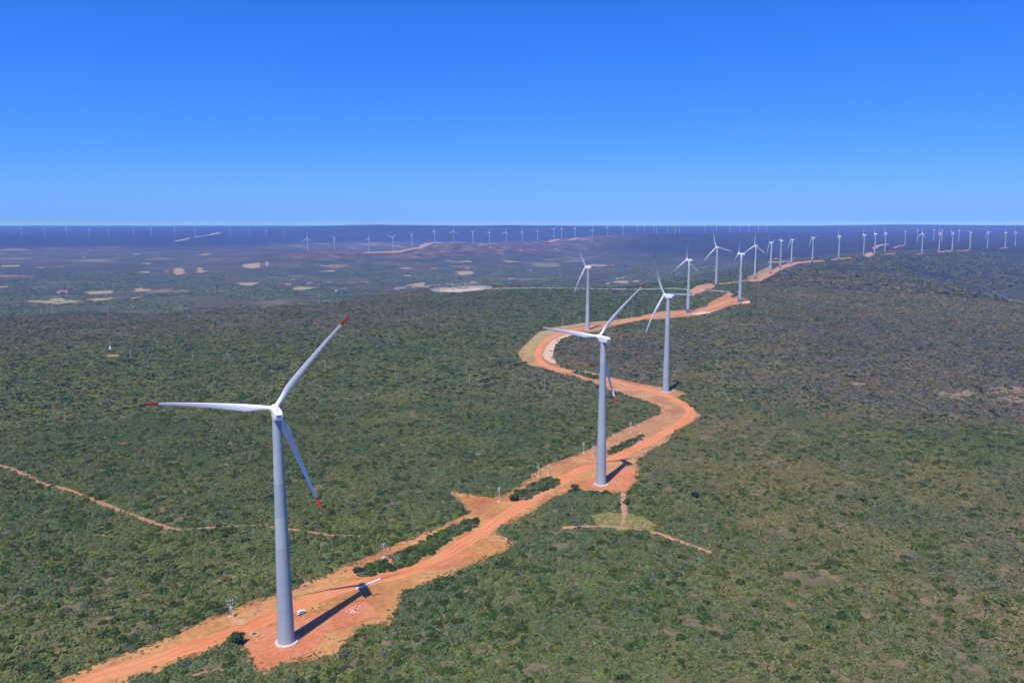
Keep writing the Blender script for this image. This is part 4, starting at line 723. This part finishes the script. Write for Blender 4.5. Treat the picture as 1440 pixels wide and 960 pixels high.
def turbine(x, y, z, yaw, az, label, group, level, door=None):
    """yaw: bearing the rotor faces (degrees from +Y toward +X); az: angle of one blade from straight up"""
    t = empty('wind_turbine', (x, y, z)); tag(t, label, 'wind turbine', group)
    if level == 0:
        obj('foundation', ME['foundation'], t)
        tw = empty('tower', (0, 0, 0)); tw.parent = t
        for me in ME['sections']: obj('tower_section', me, tw)
        d = obj('door', ME['door'], t); da = R(door if door is not None else 60)
        d.location = (math.sin(da) * 2.83, math.cos(da) * 2.83, 1.2); d.rotation_euler = (0, 0, -da)
        s = obj('stairs', ME['stairs'], t); s.location = (math.sin(da) * 2.9, math.cos(da) * 2.9, .1); s.rotation_euler = (0, 0, math.pi - da)
    else:
        if level == 1: obj('foundation', ME['foundation'], t)
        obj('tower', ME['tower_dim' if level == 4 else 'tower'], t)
    ry = R(-yaw)
    nac = obj('nacelle', ME['nacelle'], t, (0, 0, 78.4)); nac.rotation_euler = (0, 0, ry)
    if level == 0:
        for nm, k in (('vent', 'vent'), ('vent_hood', 'vent_hood'), ('roof_hatch', 'roof_hatch'), ('wind_vane', 'wind_vane'), ('aviation_light', 'light')): obj(nm, ME[k], nac)
    # rotor frame: local Z of hub points upwind, tilted up 5 degrees
    yr = R(yaw); ax = Vector((math.sin(yr) * math.cos(TILT), math.cos(yr) * math.cos(TILT), math.sin(TILT)))
    rt = Vector((math.cos(yr), -math.sin(yr), 0)); up = rt.cross(ax)
    C = Vector((0, 0, HUB)) + ax * 4.5
    hb = obj('hub', ME['hub' if level == 0 else 'hub_far'], t); hb.matrix_local = Matrix(((rt.x, up.x, ax.x, C.x), (rt.y, up.y, ax.y, C.y), (rt.z, up.z, ax.z, C.z), (0, 0, 0, 1)))
    for k in range(3):
        q = R(az + 120 * k); d = up * math.cos(q) + rt * math.sin(q); Yv = -ax; Xv = Yv.cross(d)
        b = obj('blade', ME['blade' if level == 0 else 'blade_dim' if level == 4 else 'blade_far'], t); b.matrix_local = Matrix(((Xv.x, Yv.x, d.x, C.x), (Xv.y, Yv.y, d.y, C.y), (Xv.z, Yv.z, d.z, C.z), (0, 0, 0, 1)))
        if level < 3: obj('blade_tip', ME['tip' if level == 0 else 'tip_far'], b)
    return t
ORD = ['first', 'second', 'third', 'fourth', 'fifth', 'sixth', 'seventh', 'eighth', 'ninth', 'tenth', 'eleventh', 'twelfth', 'thirteenth', 'fourteenth', 'fifteenth', 'sixteenth', 'seventeenth', 'eighteenth', 'nineteenth', 'twentieth', 'twenty-first', 'twenty-second', 'twenty-third', 'twenty-fourth', 'twenty-fifth', 'twenty-sixth', 'twenty-seventh', 'twenty-eighth', 'twenty-ninth']
NEAR = ['nearest white wind turbine with red blade tips, a white car at its foot',
        'second nearest red-tipped turbine, on the orange pad past the shrub strip',
        'third nearest turbine, on the spur of the road bend, one blade upright',
        'turbine behind the white sand curve, with one blade pointing right',
        'turbine at the pale pad on the upper road, one blade straight up',
        'turbine at the end of the upper orange road beside a dark tree',
        'turbine on the small pinkish clearing behind the upper road, one blade down left',
        'turbine at the foot of the yellow grass bank, three blades spread in a Y',
        'turbine on the second orange pad above the yellow grass, bright blade hanging down left']
seen = sorted(range(len(TURB)), key=lambda i: TURB[i][0] / TURB[i][1])
for i, (x, y, z, yaw, az) in enumerate(TURB):
    rank = len(TURB) - 1 - seen.index(i)
    l = NEAR[i] if i < len(NEAR) else 'white turbine of the receding row, %s from the right edge' % ORD[rank]
    turbine(x, y, z, yaw, az, l, 'turbines in the row along the plateau', 0 if i < 4 else 1 if i < 11 else 2, 62 if i == 0 else None)
for i, (x, y, z, yaw, az) in enumerate(RIDGE_TURB): turbine(x, y, z, yaw, az, '%s turbine from the left on the brown ridge in the middle distance' % ORD[i], 'turbines on the brown ridge', 3)
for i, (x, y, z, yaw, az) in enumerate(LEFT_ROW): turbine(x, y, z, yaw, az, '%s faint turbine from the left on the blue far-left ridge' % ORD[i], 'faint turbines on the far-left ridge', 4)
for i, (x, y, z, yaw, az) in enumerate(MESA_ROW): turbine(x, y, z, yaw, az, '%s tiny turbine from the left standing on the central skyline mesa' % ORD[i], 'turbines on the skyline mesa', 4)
for i, (x, y, z, yaw, az) in enumerate(FAR_ROW): turbine(x, y, z, yaw, az, '%s hazy turbine from the left on the dark table ridge behind the row' % ORD[i], 'turbines on the dark table ridge', 3)
for i, (x, y, z, yaw, az) in enumerate(FARTHER_ROW): turbine(x, y, z, yaw, az, '%s faint turbine from the left beyond the dark table ridge' % ORD[i], 'turbines beyond the table ridge', 4)

# ------------------------------------------------------------------ poles
def pole(x, y, h, label, group, dark=False, rz=.5):
    t = empty('power_pole', (x, y, H(x, y) + .2), rz); tag(t, label, 'power pole', group)
    MB().box((0, 0, .15), (1.5, 1.5, .7), 0, .92).build('base_block', M['pad_concrete'], t)
    MB().tube((0, 0, .4), (0, 0, h), .19, .13, 8).build('pole', M['grey_metal'] if dark else M['pad_concrete'], t)
    for zz in ((h - .3, h - 1.4) if not dark else (h - .3, h - 1.5)):
        arm = MB().box((0, .16, zz), (2.0, .16, .16)).build('crossarm', M['grey_metal'], t)
        for xx in (-.85, 0, .85): MB().lathe([(.10, 0), (.17, .08), (.10, .16), (.17, .24), (.10, .32), (.13, .42)], 8, (xx, .16, zz + .08)).build('insulator', M['porcelain'], arm)
    if dark:
        tf = MB().box((0, -.45, h - 2.9), (.95, .7, 1.2)).build('transformer', M['blue_metal'], t)
        for xx in (-.3, 0, .3): MB().lathe([(.06, 0), (.10, .1), (.06, .2), (.09, .34)], 8, (xx, -.45, h - 2.3)).build('bushing', M['porcelain'], tf)
        MB().tube((0, .24, .5), (0, .24, 2.3), .1).build('cable_guard', M['redmark'], t)
    return t
plab = ['grey pole with transformer and white insulators beside the nearest turbine', 'pale pole on a white block at the tip of the long shrub strip', 'pale pole at the road fork with the side spur', 'pale pole by the short shrub strip, scrub right behind it',
        'thin pale pole on the verge just right of the short strip pole', 'pale pole left of the second turbine tower, at the scrub edge', 'thin pole touching the left edge of the second tower', 'pale pole at the scrub edge right of the second tower', 'thin pole on the pink verge right of the second tower', 'pale pole on the pink verge below the third turbine']
for i, (x, y) in enumerate(POLE): pole(x, y, (6.4, 6.2, 7.2, 6.6, 6.0, 6.6, 6.4, 6.8, 6.4, 7.4)[i], plab[i], 'poles along the cleared verge', i == 0, .6 + .2 * (i % 3))
t = empty('h_frame_pole', (*HFRAME[0], H(*HFRAME[0]))); tag(t, 'pale H-frame pole pair in the shrub island by the road bend', 'power pole')
dx = HFRAME[1][0] - HFRAME[0][0]
for k in (0, dx): MB().tube((k, 0, -.3), (k, 0, 6.2), .2, .14).build('pole', M['pad_concrete'], t)
b = MB().box((dx / 2, 0, 5.5), (dx + 1.4, .2, .25)).build('crossarm', M['grey_metal'], t)
for xx in (-.4, dx / 2, dx + .4): MB().lathe([(.10, 0), (.2, .1), (.1, .2), (.18, .3)], 8, (xx, 0, 5.62)).build('insulator', M['porcelain'], b)
vl = ['thin pole on the yellow verge left of the fourth tower', 'thin pole on the yellow verge just left of the fourth tower base', 'pole on the upper road verge left of the third hub', 'pole on the upper road verge touching the third turbine blade', 'pale pole standing by the grey track left of the fifth tower', 'pole on the pinkish clearing under the seventh turbine']
for i, (x, y) in enumerate(VERGE_POLE): pole(x, y, 8.0, vl[i], 'poles along the upper road')
wl_ = ['first', 'second', 'third', 'fourth', 'fifth', 'sixth', 'last']
for i, (x, y) in enumerate(WOOD_POLE):
    t = empty('wooden_pole', (x, y, H(x, y)), .2); l = 'weathered pole in the left scrub, %s in the line from the left' % wl_[i] if i < 7 else ['grey pole near the plateau rim, left one', 'grey pole near the plateau rim, right one'][i - 7]
    tag(t, l, 'power pole', 'wooden poles in the scrub')
    h = 9.5 if i < 7 else 16
    MB().tube((0, 0, -.3), (0, 0, h), .22, .15).build('pole', M['wood'], t)
    b = MB().box((0, .15, h - .7), (1.9, .14, .18)).build('crossarm', M['wood'], t)
    for xx in (-.8, 0, .8): MB().lathe([(.08, 0), (.14, .1), (.08, .2)], 6, (xx, .15, h - .6)).build('insulator', M['porcelain'], b)

# ------------------------------------------------------------------ met mast
x, y = MAST[0]; t = empty('met_mast', (x, y, H(x, y))); tag(t, 'tall thin red and white guyed lattice mast in the left scrub', 'mast')
n_sec = 9; hs_ = 84 / n_sec
for k in range(n_sec):
    b = MB(); z0 = k * hs_; w2 = .30
    cr = [(-w2, -w2), (w2, -w2), (w2, w2), (-w2, w2)]
    for cx0, cy0 in cr: b.tube((cx0, cy0, z0), (cx0, cy0, z0 + hs_), .05, None, 5)
    nb = 8
    for j in range(nb):
        for q in range(4):
            p, r_ = cr[q], cr[(q + 1) % 4]; za = z0 + hs_ * j / nb; zb = z0 + hs_ * (j + 1) / nb
            b.tube((*(p if j % 2 else r_), za), (*(r_ if j % 2 else p), zb), .04, None, 4, False)
    b.build('mast_section', M['grey_metal'] if k % 2 else M['redmark'], t)
b = MB().box((0, -.7, 9.5), (1.6, .5, 3.2)).build('equipment_box', M['white'], t)
gz = MB()
for an in (0, 120, 240):
    for z_ in (28, 55, 80):
        gx, gy = math.sin(R(an)) * 38, math.cos(R(an)) * 38; gz.tube((0, 0, z_), (gx, gy, H(x + gx, y + gy) - H(x, y) + .2), .012, None, 3, False)
gz.build('guy_wires', M['grey_metal'], t)
for z_ in (40, 60, 82): MB().tube((0, 0, z_), (2.2, 0, z_), .04, None, 5).lathe([(.05, 0), (.25, .1), (.05, .3)], 6, (2.2, 0, z_)).build('anemometer', M['grey_metal'], t)

# ------------------------------------------------------------------ the white car
x, y = CAR[0]; t = empty('car', (x, y, H(x, y) + .45), R(54)); t.scale = (.78, .78, .78); tag(t, 'white estate car parked on the dirt beside the nearest tower', 'car')
# car along local +X
prof = [(-2.15, .35), (-2.18, .75), (-2.10, 1.05), (-1.95, 1.50), (-1.70, 1.60), (.20, 1.60), (.55, 1.50), (1.15, 1.02), (1.95, .90), (2.15, .72), (2.18, .38)]
def car_body():
    v = []; f = []; n = len(prof)
    for sgn in (-1, 1):
        for px_, pz in prof:
            hw = .86 if pz < 1.06 else .86 - (pz - 1.02) * .28; v.append((px_, sgn * hw, pz))
    f.append(tuple(range(n))); f.append(tuple(range(2 * n - 1, n - 1, -1)))
    for k in range(n): f.append((k, n + k, n + (k + 1) % n, (k + 1) % n))
    me = mesh('body', v, f, M['white']); bm = bmesh.new(); bm.from_mesh(me); bmesh.ops.recalc_face_normals(bm, faces=bm.faces)
    bmesh.ops.bevel(bm, geom=bm.edges[:], offset=.05, segments=2, affect='EDGES'); bm.to_mesh(me); bm.free(); return autosmooth(me, 30)
body = obj('body', car_body(), t)
def quad(name, pts, m_, par): return obj(name, mesh(name, pts, [tuple(range(len(pts)))], m_), par)
quad('windscreen', [(.58, -.66, 1.475), (.58, .66, 1.475), (1.12, .78, 1.07), (1.12, -.78, 1.07)], M['glass'], t).location = (.02, 0, .02)
quad('rear_window', [(-2.115, -.72, 1.06), (-2.115, .72, 1.06), (-1.975, .64, 1.46), (-1.975, -.64, 1.46)], M['glass'], t).location = (-.025, 0, .01)
for sgn in (-1, 1):
    for a0, a1 in ((-1.85, -1.0), (-.92, -.1), (-.02, .75)):
        top = min(a1, .45); quad('side_window', [(a0, sgn * .875, 1.08), (a1, sgn * .875, 1.08), (top, sgn * .765, 1.47), (a0 + .05, sgn * .765, 1.47)], M['glass'], t)
    for xx in (-1.35, 1.35):
        wv_ = MB().tube((xx, sgn * .62, .32), (xx, sgn * .88, .32), .32, None, 16).build('wheel', M['rubber'], t); MB().tube((xx, sgn * .87, .32), (xx, sgn * .895, .32), .19, None, 12).build('rim', M['grey_metal'], wv_)
    MB().box((2.15, sgn * .62, .72), (.1, .34, .16)).build('headlight', M['porcelain'], t)
    MB().box((-2.16, sgn * .72, .88), (.08, .18, .3)).build('tail_light', M['red'], t)
    MB().box((.7, sgn * .95, 1.05), (.14, .2, .14)).build('mirror', M['white'], t)
MB().box((2.17, 0, .48), (.12, 1.6, .2)).build('bumper', M['dark'], t)

# ------------------------------------------------------------------ small things on the nearest pad
for i, (x, y) in enumerate(SLAB):
    b = MB(); l = (3.0, 3.3, 4.6)[i]; b.box((0, 0, .3), (l, .9, .62), 0, .93)
    o = autosmooth(b.mesh('concrete_slab', M['stone']), 30); o = obj('concrete_slab', o, None, (x, y, H(x, y) + .4)); o.rotation_euler = (0, 0, R(47))
    tag(o, ['left white slab half hidden in the rotor shadow on the dirt', 'middle white slab lying against the rotor shadow', 'longest white slab, right end of the row by the rotor shadow'][i], 'slab', 'white slabs lying on the dirt')
RK = [rock_mesh(k, M['stone']) for k in range(5)]; sq = np.array(STONE)
for k in range(30):
    a_, b_ = random.random(), random.random(); p = (sq[0] * (1 - a_) + sq[1] * a_) * (1 - b_) + (sq[3] * (1 - a_) + sq[2] * a_) * b_
    o = obj('white_stone', RK[k % 5], None, (float(p[0]), float(p[1]), H(*p) + .5)); s_ = random.uniform(.14, .34); o.scale = (s_ * 1.3, s_, s_); o.rotation_euler = (0, 0, random.uniform(0, 6))
    tag(o, 'small white stone in the scattered heap on the nearest turbine pad', 'stone', 'white stones scattered on the pad')
for k, (x, y) in enumerate(DARK_ROCK):
    o = obj('dark_stone', rock_mesh(20 + k, M['darkrock']), None, (x, y, H(x, y) + .5)); o.scale = (.4, .35, .35)
    tag(o, '%s dark stone beside the rotor shadow on the dirt' % ('left', 'middle', 'right')[k], 'stone', 'dark stones by the rotor shadow')
x, y = MANHOLE[0]; t = empty('manhole', (x, y, H(x, y) + .30)); tag(t, 'dark manhole in a pale ring left of the nearest tower', 'manhole')
MB().lathe([(1.9, -.2), (1.9, .12), (1.1, .16)], 20).build('ring', M['palesoil'], t); MB().lathe([(.8, .0), (.8, .22), (.7, .26)], 16).build('cover', M['darkrock'], t)
x, y = BOX[0]; o = MB().box((0, 0, .4), (1.0, .8, 1.0), .3, .9).build('junction_box', M['blue_metal'], None, False, (x, y, H(x, y) + .3)); tag(o, 'small grey box on the dirt in front of the second tower', 'box')
x, y = MARKER[0]; o = MB().tube((0, 0, -.2), (0, 0, 1.6), .35, .25).build('marker_post', M['pad_concrete'], None, False, (x, y, H(x, y) + .2)); tag(o, 'short white marker post on the pink verge by the curve', 'post')

# ------------------------------------------------------------------ substation and far houses
def house(name, x, y, l, d, h, rz, label, cat, group, flat=False, roof='tile'):
    t = empty(name, (x, y, H(x, y)), rz); tag(t, label, cat, group)
    wl = MB().box((0, 0, h / 2 - .5), (l, d, h + 1)).build('wall', M['plaster'], t)
    if flat: MB().box((0, 0, h + .2), (l + .8, d + .8, .4)).build('roof', M['grey_metal'], t)
    else:
        o_ = .6; v = [(-l / 2 - o_, -d / 2 - o_, h), (l / 2 + o_, -d / 2 - o_, h), (l / 2 + o_, d / 2 + o_, h), (-l / 2 - o_, d / 2 + o_, h), (-l / 2 - o_, 0, h + d * .28), (l / 2 + o_, 0, h + d * .28)]
        obj('roof', mesh('roof', v, [(0, 1, 5, 4), (2, 3, 4, 5), (0, 4, 3), (1, 2, 5), (3, 2, 1, 0)], M[roof]), t)
    for k in (-.3, .3): MB().box((l * k, -d / 2 - .02, h * .55), (l * .14, .12, h * .34)).build('window', M['dark'], t)
    MB().box((0, -d / 2 - .02, h * .36), (l * .10, .14, h * .72)).build('door', M['dark'], t)
sx, sy = SUBSTATION[0]
for k, (dx, dy, l, d, h) in enumerate([(54, 6, 20, 9, 5), (72, 0, 10, 7, 4), (-40, -6, 10, 7, 4), (34, 26, 14, 8, 5)]):
    house('substation_building', sx + dx, sy + dy, l, d, h, .1, ['long white building at the right of the far substation', 'small white hut at the right end of the far substation', 'small white hut at the left end of the far substation', 'white building behind the far substation yard'][k], 'building', 'substation buildings', True)
for k in range(7):
    gx, gy = sx - 42 + 14 * k, sy + (8 if k % 2 else 24); t = empty('switchyard_gantry', (gx, gy, H(gx, gy))); tag(t, '%s grey steel gantry from the left in the far substation yard' % ORD[k], 'gantry', 'substation gantries')
    for s_ in (-6, 6):
        b = MB()
        for ox, oy in ((-.5, -.5), (.5, -.5), (.5, .5), (-.5, .5)): b.tube((s_ + ox, oy, 0), (s_ + ox * .4, oy * .4, 13 + (k % 3) * 3), .16, .12, 5)
        b.build('post', M['grey_metal'], t)
    b = MB().box((0, 0, 12), (13, .7, .7)).build('beam', M['grey_metal'], t)
    for xx in (-4, 0, 4): MB().tube((xx, 0, 9.8), (xx, 0, 11.7), .25, None, 6).build('insulator', M['porcelain'], b)
for k in range(3):
    gx, gy = sx - 26 + 22 * k, sy - 4; t = empty('power_transformer', (gx, gy, H(gx, gy))); tag(t, '%s grey transformer tank in the far substation yard' % ['left', 'middle', 'right'][k], 'transformer', 'substation transformers')
    MB().box((0, 0, 2.2), (6, 3.4, 4.2)).build('tank', M['blue_metal'], t); MB().box((0, -2.2, 2), (4.6, .8, 3.2)).build('radiator', M['grey_metal'], t)
    for xx in (-1.8, 0, 1.8): MB().tube((xx, 0, 4.2), (xx, 0, 6.2), .25, .12, 6).build('bushing', M['porcelain'], t)
hl = ['hamlet left of the far substation', 'valley floor beyond the plateau', 'plot behind the row of turbines', 'left valley floor']
for k, (x, y) in enumerate(HOUSES):
    az_ = 720 + 1120 * x / y
    place = 'in the hamlet left of the far substation' if 550 < az_ < 610 and y < 3200 else 'far off on the valley floor behind the row' if az_ > 800 else 'on the left valley floor' if az_ < 200 else 'on the valley floor beyond the plateau rim'
    house('farmhouse', x, y, 16 + 6 * (k % 3), 10, 4.2, .3 * (k % 5), '%s small pale house %s' % (['tile roofed', 'white roofed'][k % 2], place), 'house', 'pale houses in the valley', k % 2 == 1)

# ------------------------------------------------------------------ haze: one closed box of even air
HB = 41000.0; zlo, zhi = float(min(v.co.z for v in ground.data.vertices)) - 1.0, 245.0
hz = MB().box((0, 0, (zlo + zhi) / 2), (2 * HB, 2 * HB, zhi - zlo)).build('haze', None); tag(hz, kind='stuff')
m = bpy.data.materials.new('haze_air'); m.use_nodes = True; n = m.node_tree; n.nodes.clear()
pv = n.nodes.new('ShaderNodeVolumePrincipled'); ou = n.nodes.new('ShaderNodeOutputMaterial'); n.links.new(pv.outputs[0], ou.inputs['Volume'])
pv.inputs['Color'].default_value = (*HAZE_COLOR, 1); pv.inputs['Density'].default_value = HAZE_DENSITY; pv.inputs['Anisotropy'].default_value = -0.25; pv.inputs['Absorption Color'].default_value = (1, 1, 1, 1)
hz.data.materials.append(m)
